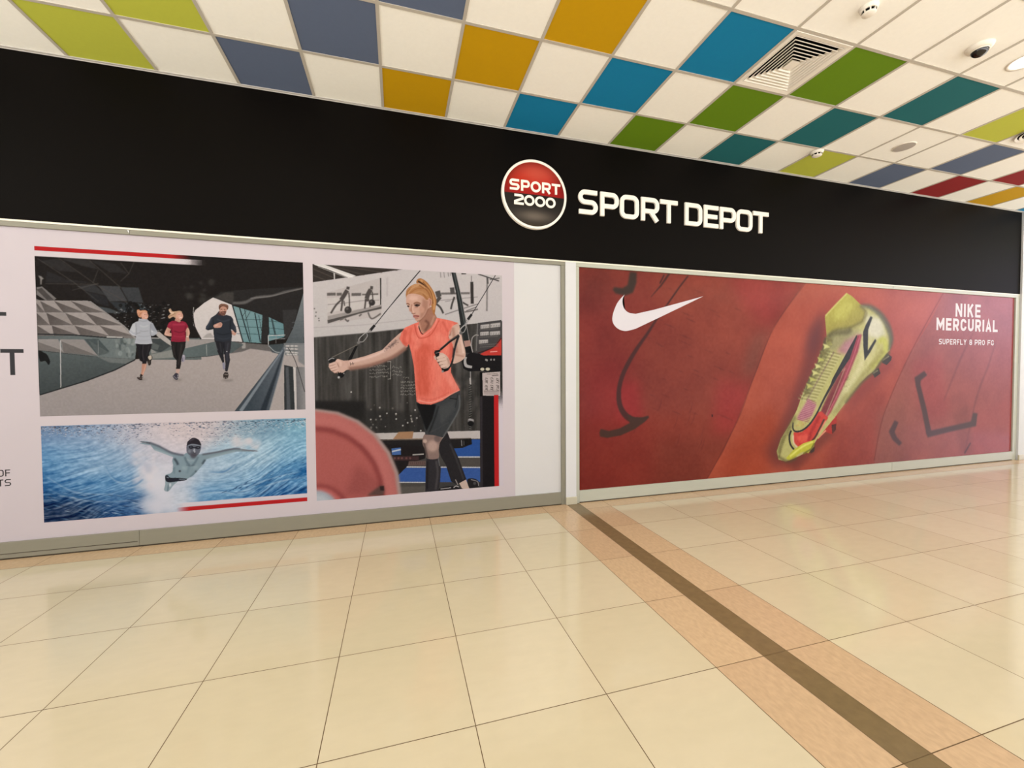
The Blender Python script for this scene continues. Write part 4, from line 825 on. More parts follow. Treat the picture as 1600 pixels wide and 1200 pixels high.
    c.poly(G_, [(690, 582), (900, 580), (900, 615), (700, 618)], (64, 46, 46), soft=.003); c.poly(G_, [(820, 622), (955, 620), (955, 655), (812, 658)], (104, 86, 82), soft=.003)
    for x in (706, 736, 764, 800, 830): c.dot(G_, (x, 598), 9, (112, 76, 74), soft=.003)
    for x in range(830, 950, 16): c.line(G_, [(x, 628), (x+8, 650)], 4, (76, 56, 54), soft=.002)
    c.poly(G_, [(700, 800), (960, 796), (960, 900), (700, 900)], (78, 76, 71)); c.poly(G_, [(740, 830), (960, 822), (960, 900), (740, 900)], (92, 88, 82), soft=.006); c.poly(G_, [(1050, 800), (1400, 790), (1400, 850), (1050, 860)], (66, 65, 64), soft=.006)
    # cable machine
    c.poly(E_, [(815, 880), (1000, 880), (1000, 1700), (830, 1700)], (20, 19, 20)); c.poly(G_, [(1392, 95), (1600, 95), (1600, 840), (1396, 840)], (29, 26, 28)); c.poly(G_, [(1392, 100), (1412, 100), (1416, 840), (1396, 840)], (52, 48, 52), soft=.004)
    c.poly(E_, [(800, 462), (1000, 436), (1000, 600), (940, 690), (800, 740), (785, 700)], (72, 70, 70)); c.line(E_, [(798, 470), (786, 700)], 7, (130, 128, 126), soft=.002)
    c.poly(E_, [(1000, 585), (985, 600), (930, 670), (840, 716), (800, 738), (1000, 738)], (196, 62, 54)); c.line(E_, [(1000, 590), (925, 672), (790, 722)], 9, (60, 30, 30), soft=.002, sm=True); c.line(E_, [(905, 708), (965, 704)], 9, (236, 160, 150))
    for q in ([(822, 480), (898, 470), (898, 505), (822, 513)], [(905, 470), (990, 458), (990, 495), (905, 504)], [(820, 540), (893, 534), (893, 566), (820, 572)], [(902, 536), (988, 530), (988, 562), (902, 568)], [(808, 608), (886, 602), (886, 632), (808, 640)]):
        c.poly(E_, q, (188, 184, 180), soft=.002)
        (xa, ya), (xb, yb) = q[0], q[1]
        for t in range(4): x = xa+(xb-xa)*(t+.5)/4; c.line(E_, [(x-6, ya+14), (x+6, ya+12)], 4, (110, 106, 104)); c.line(E_, [(x-7, ya+24), (x+5, ya+23)], 4, (120, 116, 112))
    for y in (520, 585, 650, 668): c.line(E_, [(815, y), (975, y-10)], 5, (112, 108, 106), soft=.002)
    c.poly(E_, [(664, 790), (680, 740), (720, 712), (790, 716), (850, 740), (1000, 738), (1000, 885), (830, 872), (720, 874), (676, 850)], (26, 24, 26), sm=False); c.line(E_, [(690, 745), (740, 700), (800, 722)], 10, (60, 58, 60), soft=.003)
    c.line(E_, [(744, 640), (752, 590), (780, 565), (806, 568)], 9, (150, 147, 145), sm=True); c.line(E_, [(744, 640), (750, 700)], 9, (130, 127, 125))
    c.line(E_, [(700, 752), (690, 780), (700, 825), (750, 838)], [16, 20, 26, 20], (176, 174, 172), sm=True); c.dot(E_, (838, 856), 17, (206, 200, 178), ry=13); c.dot(E_, (884, 855), 19, (206, 200, 178), ry=13)
    for x, y in ((878, 780), (912, 775), (938, 775), (868, 776)): c.dot(E_, (x, y), 7, (160, 156, 152), ry=9)
    c.poly(E_, [(572, 28), (612, 32), (664, 260), (706, 470), (742, 700), (700, 702), (650, 460), (612, 200)], (40, 43, 43)); c.line(E_, [(596, 32), (640, 240), (690, 480)], 9, (84, 90, 90), soft=.002); c.line(E_, [(612, 36), (664, 260), (740, 690)], 5, (150, 148, 146), soft=.001)
    c.poly(E_, [(680, 616), (734, 608), (744, 655), (690, 668)], (176, 138, 126)); c.poly(E_, [(690, 670), (738, 660), (752, 716), (700, 716)], (22, 22, 23)); c.line(E_, [(738, 640), (756, 712)], 7, (180, 176, 174))
    c.poly(E_, [(838, 888), (990, 876), (990, 1084), (842, 1080)], (196, 184, 180))
    c.poly(E_, [(850, 1030), (985, 1030), (985, 1075), (852, 1072)], (176, 164, 160), soft=.003)
    r2 = random.Random(9)
    for cx_ in (872, 918, 968):
        for cy_ in (955, 1015):
            for k in range(4): c.line(E_, [(cx_-14+r2.uniform(0, 8), cy_-22+k*12), (cx_+4, cy_-20+k*12+r2.uniform(-8, 8)), (cx_+12, cy_-14+k*12)], 4, (56, 50, 48), soft=.001)
    c.line(E_, [(875, 898), (970, 894)], 5, (120, 110, 106)); c.line(E_, [(920, 910), (975, 906)], 6, (70, 64, 62)); c.line(E_, [(850, 1046), (980, 1046)], 3, (140, 130, 126))
    # rope
    for k in range(26):
        y = 985+k*14.5; x = 735+math.sin(k*.9)*1+k*.1
        c.poly(E_, [(x-13, y), (x+13, y+7), (x+13, y+15), (x-13, y+9)], (20, 20, 20)); c.line(E_, [(x-11, y+11), (x+10, y+17)], 3, (150, 148, 144))
    c.line(E_, [(736, 875), (737, 985)], 8, (150, 148, 146)); c.line(E_, [(733, 930), (737, 985)], 12, (190, 186, 182), soft=.002)
    c.dot(G_, (1320, 296), 26, (120, 118, 118), soft=.002, ry=18); c.dot(G_, (1318, 318), 25, (22, 22, 23), soft=.002, ry=20); c.line(G_, [(1300, 285), (1340, 292)], 6, (206, 204, 202), soft=.002)
    # left cable, clip, strap and grip
    c.line(F_, [(506, 538), (680, 322), (862, 108)], 6, (44, 42, 42)); c.line(F_, [(466, 584), (504, 540)], [22, 20], (40, 38, 38)); c.line(F_, [(448, 596), (470, 578)], 12, (150, 147, 144))
    c.line(F_, [(380, 672), (382, 645), (425, 605), (456, 592)], 6, (176, 174, 172), sm=True); c.line(F_, [(380, 672), (412, 668), (444, 628), (440, 604)], 7, (150, 148, 146), sm=True); c.dot(F_, (376, 678), 12, (120, 118, 116), soft=.002)
    c.line(F_, [(366, 694), (280, 738), (165, 794)], 7, (112, 106, 98)); c.poly(F_, [(350, 704), (372, 700), (330, 790), (300, 860), (268, 880), (300, 800)], (26, 25, 26))
    # defocused weight plate in front
    cx_, cy_ = 70, 895
    def pl(rx, cl, so, dx=0, ry=None): c.dot(G_, (cx_+dx, cy_), rx, cl, soft=so, ry=ry)
    pl(690, (172, 152, 146), .012, ry=696); pl(668, (190, 112, 106), .02, dx=-8, ry=676); pl(560, (140, 66, 64), .025, dx=-6, ry=558); pl(520, (186, 104, 98), .03, dx=-8, ry=512)
    c.poly(G_, [(60, 370), (300, 440), (500, 640), (560, 760), (420, 900), (60, 900)], (178, 96, 90), soft=.06, alpha=.6); c.poly(G_, [(400, 640), (600, 800), (560, 900), (300, 900)], (150, 78, 74), soft=.05, alpha=.6)
    c.line(G_, [(60, 290), (260, 320), (420, 420), (560, 560), (650, 760), (690, 900)], 50, (198, 118, 112), soft=.03, alpha=.8, sm=True)
    c.poly(G_, [(480, 900), (560, 840), (600, 815), (622, 850), (615, 900)], (96, 72, 66), soft=.015); c.poly(G_, [(585, 825), (620, 820), (620, 860), (590, 858)], (52, 40, 38), soft=.008)
    c.dot(G_, (90, 1010), 250, (148, 72, 70), soft=.03, ry=205); c.dot(G_, (90, 1012), 205, (196, 108, 102), soft=.02, ry=180); c.dot(G_, (70, 1010), 180, (172, 182, 190), soft=.02, ry=155); c.dot(G_, (70, 960), 110, (196, 202, 208), soft=.03, ry=70)
    # --- woman exercising
    i = 1; skin = (208, 172, 156)
    c.poly(G_, [(1090, 440), (1130, 385), (1165, 480), (1222, 600), (1285, 772), (1240, 800), (1200, 808), (1160, 785), (1118, 655), (1078, 585), (1060, 525)], (42, 40, 42), id=i); c.line(G_, [(1150, 480), (1205, 610), (1260, 770)], 14, (60, 58, 60), soft=.006, sm=True); c.line(G_, [(1195, 770), (1215, 812)], 7, (170, 160, 154))
    c.poly(G_, [(1225, 800), (1280, 770), (1308, 842), (1252, 848)], (206, 184, 170), id=i)
    c.poly(G_, [(1290, 772), (1335, 760), (1378, 780), (1388, 822), (1345, 836), (1308, 840)], (38, 36, 38), sm=True, id=i); c.line(G_, [(1320, 770), (1372, 786), (1382, 820)], 6, (150, 148, 148), sm=True); c.dot(G_, (1350, 800), 12, (84, 82, 84), soft=.004)
    c.poly(G_, [(1056, 850), (1090, 832), (1170, 822), (1232, 838), (1255, 852), (1060, 866)], (34, 32, 34), sm=True, id=i); c.line(G_, [(1075, 846), (1160, 836)], 7, (170, 166, 164)); c.line(G_, [(1180, 836), (1200, 822), (1222, 830)], 7, (190, 186, 184), sm=True)
    c.poly(G_, [(962, 585), (1060, 585), (1078, 680), (1072, 780), (1058, 862), (952, 872), (955, 700)], (50, 48, 51), id=i); c.line(G_, [(1040, 620), (1052, 720), (1035, 850)], 18, (72, 69, 71), soft=.008, sm=True); c.line(G_, [(970, 620), (966, 850)], 14, (34, 32, 35), soft=.006); c.line(G_, [(1056, 590), (1068, 660)], 8, (110, 108, 108), soft=.003)
    c.poly(G_, [(955, 400), (1084, 420), (1068, 480), (1060, 530), (1056, 598), (968, 600), (958, 540), (930, 478)], (142, 120, 112), sm=True, id=i); c.dot(G_, (1010, 500), 44, (190, 162, 150), soft=.018, ry=46); c.dot(G_, (1050, 440), 26, (112, 96, 92), soft=.01); c.line(G_, [(940, 470), (962, 560), (972, 600)], 14, (92, 78, 74), soft=.006, sm=True); c.dot(G_, (950, 460), 16, (198, 172, 158), soft=.008)
    c.poly(G_, [(880, 155), (960, 168), (1060, 150), (1150, 108), (1228, 50), (1242, 120), (1228, 210), (1176, 300), (1120, 400), (1092, 432), (1020, 412), (952, 408), (935, 310), (900, 220)], (62, 65, 67), id=i)
    c.poly(G_, [(880, 155), (1040, 165), (1010, 280), (962, 380), (940, 320)], (22, 22, 23), soft=.006); c.line(G_, [(1060, 180), (1020, 300), (980, 400)], 14, (40, 42, 44), soft=.008, sm=True); c.line(G_, [(1225, 90), (1224, 200), (1150, 340), (1100, 420)], 10, (104, 106, 106), soft=.005, sm=True); c.line(G_, [(1150, 115), (1205, 122)], 6, (24, 24, 26)); c.line(G_, [(1215, 80), (1195, 190)], 6, (40, 42, 44), soft=.003); c.line(G_, [(1140, 310), (960, 405)], 5, (80, 82, 83), soft=.003, alpha=.5); c.poly(G_, [(1060, 190), (1180, 130), (1190, 200), (1080, 330)], (74, 77, 78), soft=.02, alpha=.8)
    # far arm (left of picture)
    c.poly(F_, [(735, 575), (690, 610), (640, 655), (560, 735), (430, 782), (300, 815), (262, 818), (215, 804), (190, 822), (150, 840), (142, 862), (156, 890), (180, 910), (215, 916), (245, 912), (285, 890), (420, 866), (560, 828), (650, 785), (760, 710)], skin, id=i)
    c.line(F_, [(300, 882), (430, 862), (560, 824), (660, 780), (750, 715)], 26, (150, 112, 98), soft=.012, sm=True); c.line(F_, [(300, 830), (430, 800), (560, 750), (650, 680)], 20, (228, 196, 182), soft=.01, sm=True); c.line(F_, [(700, 630), (760, 700)], 30, (170, 122, 106), soft=.014)
    for k in range(30): c.line(F_, [(rng.uniform(580, 690), rng.uniform(655, 745)) for _ in range(2)] if False else [(lambda x, y: (x, y))(*(lambda t: (580+t*105+rng.uniform(-14, 14), 735-t*85+rng.uniform(-12, 14)))(rng.random()))]*1+[(lambda t: (582+t*105+rng.uniform(-14, 14), 737-t*85+rng.uniform(-12, 14)))(rng.random()*0+k/30)], rng.uniform(2, 4), (112, 92, 86), soft=.002, alpha=.28)
    for k in range(46):
        t = rng.random(); x, y = 585+t*95+rng.uniform(-16, 20), 738-t*82+rng.uniform(-14, 16); c.dot(F_, (x, y), rng.uniform(2, 6), (104, 86, 80), soft=.002, alpha=.6, ry=rng.uniform(2, 4))
    c.line(F_, [(310, 830), (316, 856)], 4, (90, 74, 70)); c.line(F_, [(328, 828), (334, 852)], 4, (90, 74, 70)); c.line(F_, [(312, 844), (342, 840)], 4, (90, 74, 70))
    # left hand round its grip
    c.line(F_, [(138, 812), (180, 806)], 16, (60, 58, 58)); c.poly(F_, [(140, 800), (190, 796), (200, 830), (160, 845)], (30, 29, 30), sm=True); c.line(F_, [(140, 815), (165, 800), (188, 802)], 6, (206, 204, 202), soft=.002, sm=True)
    c.poly(F_, [(212, 905), (255, 925), (272, 905), (285, 890), (262, 935), (225, 955)], (28, 27, 28)); c.dot(F_, (240, 930), 22, (26, 25, 26)); c.dot(F_, (222, 948), 9, (206, 204, 202), soft=.002); c.dot(F_, (262, 918), 5, (190, 188, 186), soft=.002)
    c.poly(F_, [(205, 810), (250, 815), (290, 850), (280, 888), (245, 912), (215, 880), (190, 850)], (214, 178, 162), sm=True, id=i)
    for k, (a, b) in enumerate((((198, 835), (146, 850)), ((206, 855), (150, 872)), ((215, 874), (162, 890)), ((222, 892), (184, 908)))):
        c.line(F_, [a, b], [24, 22, 16], (222, 188, 172), soft=.002, id=i); c.line(F_, [(a[0], a[1]+11), (b[0]+4, b[1]+10)], 4, (130, 94, 82), soft=.001)
    c.line(F_, [(205, 815), (235, 828), (236, 862)], [20, 18, 12], (226, 192, 176), soft=.002, sm=True); c.line(F_, [(212, 838), (224, 868)], 4, (140, 104, 90), soft=.001)
    # neck and near shoulder arm
    c.poly(E_, [(296, 452), (318, 430), (350, 390), (376, 330), (405, 325), (430, 375), (455, 425), (405, 505), (335, 558), (292, 500)], (168, 120, 100), id=i); c.line(E_, [(350, 440), (380, 470), (350, 530)], 20, (126, 84, 70), soft=.01, sm=True); c.line(E_, [(300, 460), (310, 510), (335, 550)], 14, (196, 146, 124), soft=.006, sm=True); c.line(E_, [(430, 400), (400, 480)], 16, (190, 144, 124), soft=.008)
    c.poly(E_, [(555, 490), (600, 460), (632, 462), (652, 530), (672, 620), (692, 700), (690, 755), (645, 792), (590, 808), (572, 770), (600, 722), (585, 650), (552, 585)], (214, 180, 162), sm=True, id=i); c.line(E_, [(585, 500), (600, 600), (620, 720)], 24, (180, 138, 120), soft=.012, sm=True); c.line(E_, [(640, 520), (662, 630), (678, 720)], 16, (232, 202, 186), soft=.008, sm=True); c.line(E_, [(600, 730), (680, 748)], 14, (190, 150, 134), soft=.008); c.line(E_, [(572, 500), (560, 570)], 12, (150, 104, 90), soft=.006)
    # shirt
    c.poly(E_, [(300, 452), (250, 470), (178, 502), (145, 550), (133, 600), (160, 640), (196, 664), (212, 640), (234, 720), (255, 830), (264, 950), (274, 1080), (278, 1132), (310, 1152), (400, 1158), (500, 1122), (585, 1062), (648, 1035), (610, 970), (570, 885), (572, 790), (588, 650), (550, 590), (552, 540), (580, 490), (632, 464), (570, 442), (452, 418), (405, 500), (335, 556), (288, 500)], (236, 122, 104), id=i)
    for q, wd, cl, so, al in (([(340, 640), (320, 760), (330, 900), (340, 1080)], 110, (208, 92, 72), .03, .75), ([(270, 700), (400, 720), (520, 700)], 60, (222, 104, 84), .02, .6), ([(180, 520), (170, 620), (195, 650)], 30, (206, 92, 76), .01, .7), ([(230, 500), (215, 640)], 20, (214, 100, 82), .01, .7), ([(560, 600), (575, 700), (560, 820)], 30, (206, 96, 80), .014, .7), ([(520, 860), (560, 940), (620, 1030)], 60, (240, 142, 126), .02, .8), ([(430, 780), (470, 900), (430, 1100)], 60, (238, 132, 114), .025, .7), ([(450, 560), (520, 640), (500, 740)], 70, (242, 140, 122), .025, .7), ([(240, 560), (300, 640), (260, 680)], 40, (244, 142, 124), .02, .6), ([(290, 1120), (400, 1140), (520, 1095), (640, 1035)], 8, (248, 176, 160), .003, .8), ([(300, 1100), (420, 1112), (560, 1050)], 8, (206, 98, 82), .004, .5), ([(500, 450), (545, 540)], 20, (210, 96, 80), .008, .6), ([(590, 470), (555, 560)], 10, (248, 150, 132), .004, .7)):
        c.line(E_, q, wd, cl, soft=so, alpha=al, sm=len(q) > 2)
    c.line(E_, [(262, 478), (280, 560), (312, 592), (400, 560), (470, 440)], 7, (200, 88, 72), soft=.002, sm=True); c.line(E_, [(285, 480), (300, 545), (330, 572), (420, 500), (452, 424)], 9, (246, 150, 134), soft=.002, sm=True); c.line(E_, [(296, 490), (312, 540), (334, 560)], 7, (30, 24, 28), sm=True)
    n = c.noise(.012, .05, 31, 2)[..., None]*12*((c.id == 1) & (c.img[..., 0] > 190) & (c.img[..., 1] < 150))[..., None]; c.img += n
    # head
    c.poly(E_, [(276, 122), (285, 90), (320, 84), (372, 120), (420, 190), (446, 262), (440, 330), (428, 395), (405, 330), (398, 250), (366, 180), (318, 130)], (176, 120, 70), sm=True, id=i)
    c.line(E_, [(310, 95), (380, 160), (425, 260), (425, 350)], 14, (212, 160, 106), soft=.005, sm=True); c.line(E_, [(290, 105), (350, 150), (395, 240)], 12, (60, 38, 26), soft=.003, sm=True); c.line(E_, [(330, 110), (400, 200), (418, 300)], 7, (130, 82, 46), soft=.003, sm=True)
    c.poly(E_, [(188, 245), (190, 188), (222, 150), (275, 128), (335, 138), (385, 190), (412, 255), (402, 300), (375, 300), (340, 260), (260, 215), (206, 222)], (184, 132, 88), sm=True, id=i)
    for q, wd, cl in (([(200, 210), (240, 165), (300, 140)], 12, (208, 158, 110)), ([(215, 215), (270, 175), (340, 165)], 9, (170, 112, 62)), ([(250, 212), (310, 195), (370, 230)], 9, (198, 148, 102)), ([(300, 140), (370, 190), (400, 260)], 9, (150, 98, 56)), ([(195, 230), (200, 200), (225, 170)], 8, (164, 108, 62)), ([(330, 215), (370, 262), (385, 300)], 9, (160, 106, 62)), ([(235, 150), (300, 132), (350, 165)], 6, (216, 170, 124))):
        c.line(E_, q, wd, cl, soft=.004, sm=True, alpha=.85)
    c.poly(E_, [(188, 268), (200, 222), (258, 212), (325, 232), (358, 265), (385, 262), (402, 285), (395, 322), (376, 345), (352, 398), (312, 438), (278, 448), (260, 420), (238, 380), (212, 342), (192, 295)], (212, 170, 150), sm=True, id=i)
    c.poly(E_, [(330, 250), (380, 280), (370, 345), (340, 400), (300, 440), (320, 340)], (172, 124, 104), soft=.016, alpha=.85); c.dot(E_, (250, 250), 40, (226, 186, 166), soft=.014, ry=22); c.dot(E_, (322, 350), 22, (206, 156, 134), soft=.01, ry=30); c.dot(E_, (228, 352), 14, (190, 142, 122), soft=.006); c.dot(E_, (285, 430), 16, (210, 166, 146), soft=.006, ry=12)
    c.line(E_, [(190, 300), (206, 298), (218, 308)], 8, (112, 74, 54), soft=.002, sm=True); c.line(E_, [(252, 298), (280, 286), (312, 298)], 8, (130, 86, 62), soft=.002, sm=True)
    c.poly(E_, [(196, 318), (206, 312), (218, 322), (206, 327)], (70, 52, 46), sm=True); c.poly(E_, [(258, 314), (280, 302), (306, 312), (282, 324)], (74, 56, 50), sm=True); c.dot(E_, (278, 312), 7, (36, 28, 28), soft=.001); c.dot(E_, (206, 319), 5, (36, 28, 28), soft=.001); c.line(E_, [(256, 306), (282, 298), (308, 308)], 5, (96, 64, 52), soft=.002, sm=True); c.line(E_, [(262, 328), (288, 330)], 6, (170, 124, 106), soft=.003)
    c.line(E_, [(236, 305), (232, 340), (236, 368)], 9, (178, 132, 112), soft=.004, sm=True); c.line(E_, [(248, 320), (244, 350), (256, 372)], 9, (228, 188, 168), soft=.004, sm=True); c.line(E_, [(234, 376), (250, 384), (268, 378)], 6, (130, 88, 74), soft=.002, sm=True)
    c.line(E_, [(248, 404), (268, 400), (300, 404)], 9, (160, 84, 76), soft=.002, sm=True); c.line(E_, [(250, 410), (270, 416), (296, 408)], 8, (186, 112, 100), soft=.002, sm=True); c.line(E_, [(250, 405), (298, 405)], 3, (90, 46, 44)); c.line(E_, [(262, 428), (292, 424)], 6, (160, 116, 98), soft=.004)
    c.line(E_, [(378, 340), (350, 398), (312, 438), (282, 449)], 9, (150, 104, 86), soft=.004, sm=True, alpha=.9)
    c.poly(E_, [(380, 250), (402, 262), (408, 290), (398, 318), (384, 325), (378, 290)], (206, 154, 132), sm=True, id=i); c.line(E_, [(390, 262), (398, 285), (390, 312)], 6, (150, 98, 82), soft=.002, sm=True)
    # near hand, grip, strap, clip and cable
    c.line(E_, [(640, 566), (560, 620), (478, 692)], [22, 20, 18], (40, 36, 35)); c.line(E_, [(636, 562), (556, 614), (474, 684)], 4, (120, 112, 108)); c.line(E_, [(636, 570), (608, 660), (590, 760), (572, 815), (540, 862)], [20, 17, 16, 16, 18], (42, 40, 41), sm=True); c.line(E_, [(644, 575), (612, 680), (590, 790)], 4, (110, 106, 104), sm=True)
    c.line(E_, [(446, 704), (470, 780), (522, 868)], [40, 40, 42], (26, 25, 26)); c.line(E_, [(432, 706), (480, 698)], 18, (34, 33, 34)); c.line(E_, [(440, 720), (470, 712)], 4, (150, 148, 146)); c.line(E_, [(495, 872), (545, 856)], 24, (24, 23, 24)); c.dot(E_, (500, 875), 10, (150, 148, 146), soft=.003)
    c.poly(E_, [(470, 735), (490, 715), (530, 738), (556, 775), (562, 820), (540, 845), (505, 850), (480, 830)], (214, 182, 166), sm=True, id=i)
    for a, b in (((520, 742), (448, 764)), ((530, 770), (450, 786)), ((535, 798), (466, 812)), ((538, 824), (484, 838))):
        c.line(E_, [a, ((a[0]+b[0])/2, (a[1]+b[1])/2-4), b], [30, 28, 20], (224, 194, 178), soft=.002, id=i); c.line(E_, [(a[0]-4, a[1]+14), ((a[0]+b[0])/2, (a[1]+b[1])/2+11), (b[0]+2, b[1]+11)], 4, (132, 98, 86), soft=.001)
    c.line(E_, [(432, 742), (440, 775)], [16, 14], (212, 178, 162), soft=.002, id=i); c.line(E_, [(540, 760), (560, 815)], 10, (180, 142, 126), soft=.006)
    c.line(E_, [(652, 545), (648, 520), (680, 485), (712, 462)], 9, (176, 174, 172), sm=True); c.line(E_, [(652, 545), (680, 540), (698, 500), (690, 478)], 8, (150, 148, 146), sm=True); c.line(E_, [(692, 488), (720, 440), (736, 430)], 9, (170, 168, 166), sm=True); c.line(E_, [(690, 478), (705, 440), (725, 428)], 6, (140, 138, 136), sm=True); c.dot(E_, (655, 548), 14, (110, 108, 106), soft=.002)
    c.line(E_, [(714, 432), (748, 388)], [22, 20], (42, 40, 40)); c.line(E_, [(748, 388), (850, 222), (950, 55)], 6, (46, 44, 44))
    c.line(E_, [(-2, 384), (150, 205), (314, 10)], 6, (44, 42, 42))
    # printed edge: red stripe and white margin at the lower right
    g = c.noise(.012, .012, 5, 2)[..., None]; c.img += g*5
    xr0, xr1 = W(772.2, 700)[0], W(779.2, 700)[0]
    zt = W(775, 617)[1]; zb = W(782, 655)[1]; zu = W(782, 600)[1]
    c.rect(xr0, xr1, .2, zt, (194, 38, 40)); ztop = zt
    rc = c.X > xr1; X, Z = np.meshgrid(c.X[rc], c.Z)
    t = np.clip((Z-zb)/(zu-zb), 0, 1); p = .0135; d = np.minimum(np.hypot((X % p)-p/2, (Z % p)-p/2), np.hypot(((X+p/2) % p)-p/2, ((Z+p/2) % p)-p/2))
    a = np.where(Z < zb, 1.0, (d < p*.62*(1-t)).astype(float)*(Z < zu))
    sub = c.img[:, rc]; c.img[:, rc] = sub*(1-a[..., None])+np.array((224, 214, 220))*a[..., None]
    return c
gym_c = gym()
for o in gym_c.build(YP, PRINT, {0: ('gym_picture', 'picture of a gym with a blurred pink weight plate'), 1: ('printed_person', 'woman in a coral t-shirt pulling two cables')}, pt).values():
    if o.parent == pt: o.matrix_parent_inverse = Matrix.Translation(-pt.location)

# ================================================================== red poster on the right
T_ = (890, 400, 2.2535); L_ = (900, 420, 4.287); Q_ = (1320, 440, 4.286); K_ = (1180, 440, 4.0)
def red():
    c = Canvas(.4512, 8.1178, .1392, 2.6298, .0075, (134, 48, 34))
    rng = random.Random(12)
    c.poly(T_, [(20, 30), (420, 60), (700, 900), (20, 900)], (122, 36, 28), soft=.2, grad=((40, 400), (600, 400), (140, 58, 40)))
    for q, cl, so, al in (([(60, 400), (200, 350), (180, 640), (60, 700)], (136, 34, 30), .2, .8), ([(300, 100), (640, 120), (620, 420), (380, 300)], (142, 60, 42), .2, .8), ([(250, 250), (560, 300), (520, 600), (240, 540)], (134, 56, 40), .2, .6), ([(560, 60), (830, 80), (700, 240), (600, 160)], (160, 46, 44), .15, .7), ([(520, 440), (640, 460), (600, 620), (500, 640)], (158, 44, 44), .14, .7), ([(150, 460), (240, 440), (260, 600), (170, 600)], (152, 36, 38), .1, .8), ([(640, 280), (720, 260), (650, 420), (600, 420)], (124, 70, 54), .12, .7), ([(300, 640), (560, 640), (500, 820), (240, 820)], (122, 48, 34), .15, .7), ([(40, 40), (150, 40), (150, 200), (40, 200)], (104, 30, 22), .12, .8), ([(40, 600), (300, 600), (300, 830), (40, 830)], (130, 40, 30), .15, .6)):
        c.poly(T_, q, cl, soft=so, alpha=al)
    # brighter orange-red panel behind the boot
    c.poly(T_, [(830, 90), (760, 190), (715, 255), (690, 320), (660, 400), (620, 500), (590, 580), (540, 690), (480, 790), (480, 860), (1100, 860), (1070, 720), (1100, 570), (1150, 450), (1200, 340), (1270, 230), (1335, 100)], (172, 78, 54), grad=((640, 560), (1200, 400), (164, 72, 60)))
    for q, cl, so, al in (([(830, 100), (1300, 140), (1240, 240), (1000, 150)], (188, 92, 70), .15, .7), ([(700, 300), (800, 200), (840, 330), (680, 560)], (178, 82, 60), .15, .8), ([(520, 740), (700, 520), (760, 640), (640, 860)], (164, 64, 36), .15, .8), ([(940, 600), (1120, 460), (1080, 740), (880, 800)], (146, 56, 46), .15, .8), ([(1120, 200), (1300, 160), (1180, 360), (1080, 460)], (182, 88, 74), .15, .7)):
        c.poly(T_, q, cl, soft=so, alpha=al)
    # browner panel on the right
    c.poly(T_, [(1335, 95), (1270, 230), (1200, 340), (1150, 450), (1105, 560), (1072, 720), (1090, 860), (1600, 860), (1600, 90)], (152, 80, 70), grad=((1130, 560), (1560, 500), (158, 74, 72)))
    for q, cl, so, al in (([(1330, 130), (1580, 130), (1580, 300), (1300, 280)], (160, 92, 98), .2, .5), ([(1080, 560), (1180, 480), (1180, 740), (1080, 740)], (134, 72, 60), .12, .6), ([(1200, 380), (1300, 340), (1340, 560), (1260, 600)], (160, 66, 66), .14, .7), ([(1420, 560), (1560, 500), (1560, 700), (1400, 700)], (164, 72, 70), .14, .7), ([(1350, 560), (1400, 520), (1420, 690), (1380, 700)], (128, 60, 54), .08, .5)):  # mauve patch at upper right puts the poster's glare into the print colour
        c.poly(T_, q, cl, soft=so, alpha=al)
    for q, wd, al in (([(1335, 95), (1200, 340), (1105, 560), (1072, 720)], 3, .5), ([(830, 95), (720, 250), (650, 420), (590, 580), (484, 785)], 3, .55)): c.line(T_, q, wd, (92, 34, 28), soft=.01, alpha=al, sm=True)
    for q in ([(870, 320), (790, 480), (740, 600), (660, 800)], [(1010, 400), (960, 560), (880, 780), (800, 1150)]): c.line(Q_, q, [3, 12, 6], (110, 48, 48), soft=.02, alpha=.55, sm=True)
    c.line(Q_, [(840, 1080), (800, 1150)], 9, (70, 30, 32), soft=.01, alpha=.8)
    # leather creases
    for k in range(34):
        x, y = rng.uniform(450, 1130), rng.uniform(120, 1000)
        if x > 1260-(y-300)*.3: continue
        l = rng.uniform(30, 110); c.line(L_, [(x, y), (x+l*.5, y+l*.2), (x+l, y+l*.42)], [2, rng.uniform(4, 10), 2], (96, 34, 26), soft=.008, alpha=.45, sm=True)
    for k in range(10): x, y = rng.uniform(400, 900), rng.uniform(700, 1150); c.line(L_, [(x, y), (x-10, y+50), (x-30, y+90)], [2, 6, 2], (96, 30, 26), soft=.008, alpha=.4, sm=True)
    c.line(L_, [(910, 975), (912, 992)], 10, (60, 22, 18))
    n = c.noise(.35, .35, 41, 4)[..., None]; c.img += n*np.array([14, 10, 8]); n = c.noise(.03, .03, 42, 2)[..., None]; c.img += n*6
    # dark drawn marks
    mk = (64, 38, 30)
    c.line(L_, [(748, 48), (680, 140), (620, 225), (550, 320), (480, 430), (410, 530), (350, 630), (305, 730), (285, 830), (295, 920), (335, 985), (390, 1020)], [5, 8, 8, 14, 18, 24, 28, 28, 30, 34, 40, 44], (70, 30, 26), soft=.006, sm=True)
    c.poly(L_, [(340, 970), (380, 992), (440, 995), (482, 984), (490, 994), (460, 1025), (390, 1075), (300, 1115), (210, 1132), (160, 1124), (156, 1098), (164, 1072), (220, 1086), (290, 1070), (360, 1032)], (66, 40, 32), soft=.005)
    c.poly(L_, [(360, 20), (405, 26), (404, 90), (380, 160), (330, 180), (265, 166), (245, 140), (255, 124), (310, 130), (345, 110)], (52, 34, 26), soft=.012); c.line(L_, [(625, 30), (570, 110), (500, 190)], [14, 10, 3], (60, 24, 20), soft=.006); c.line(L_, [(590, 40), (560, 100)], 8, (52, 20, 18), soft=.006)
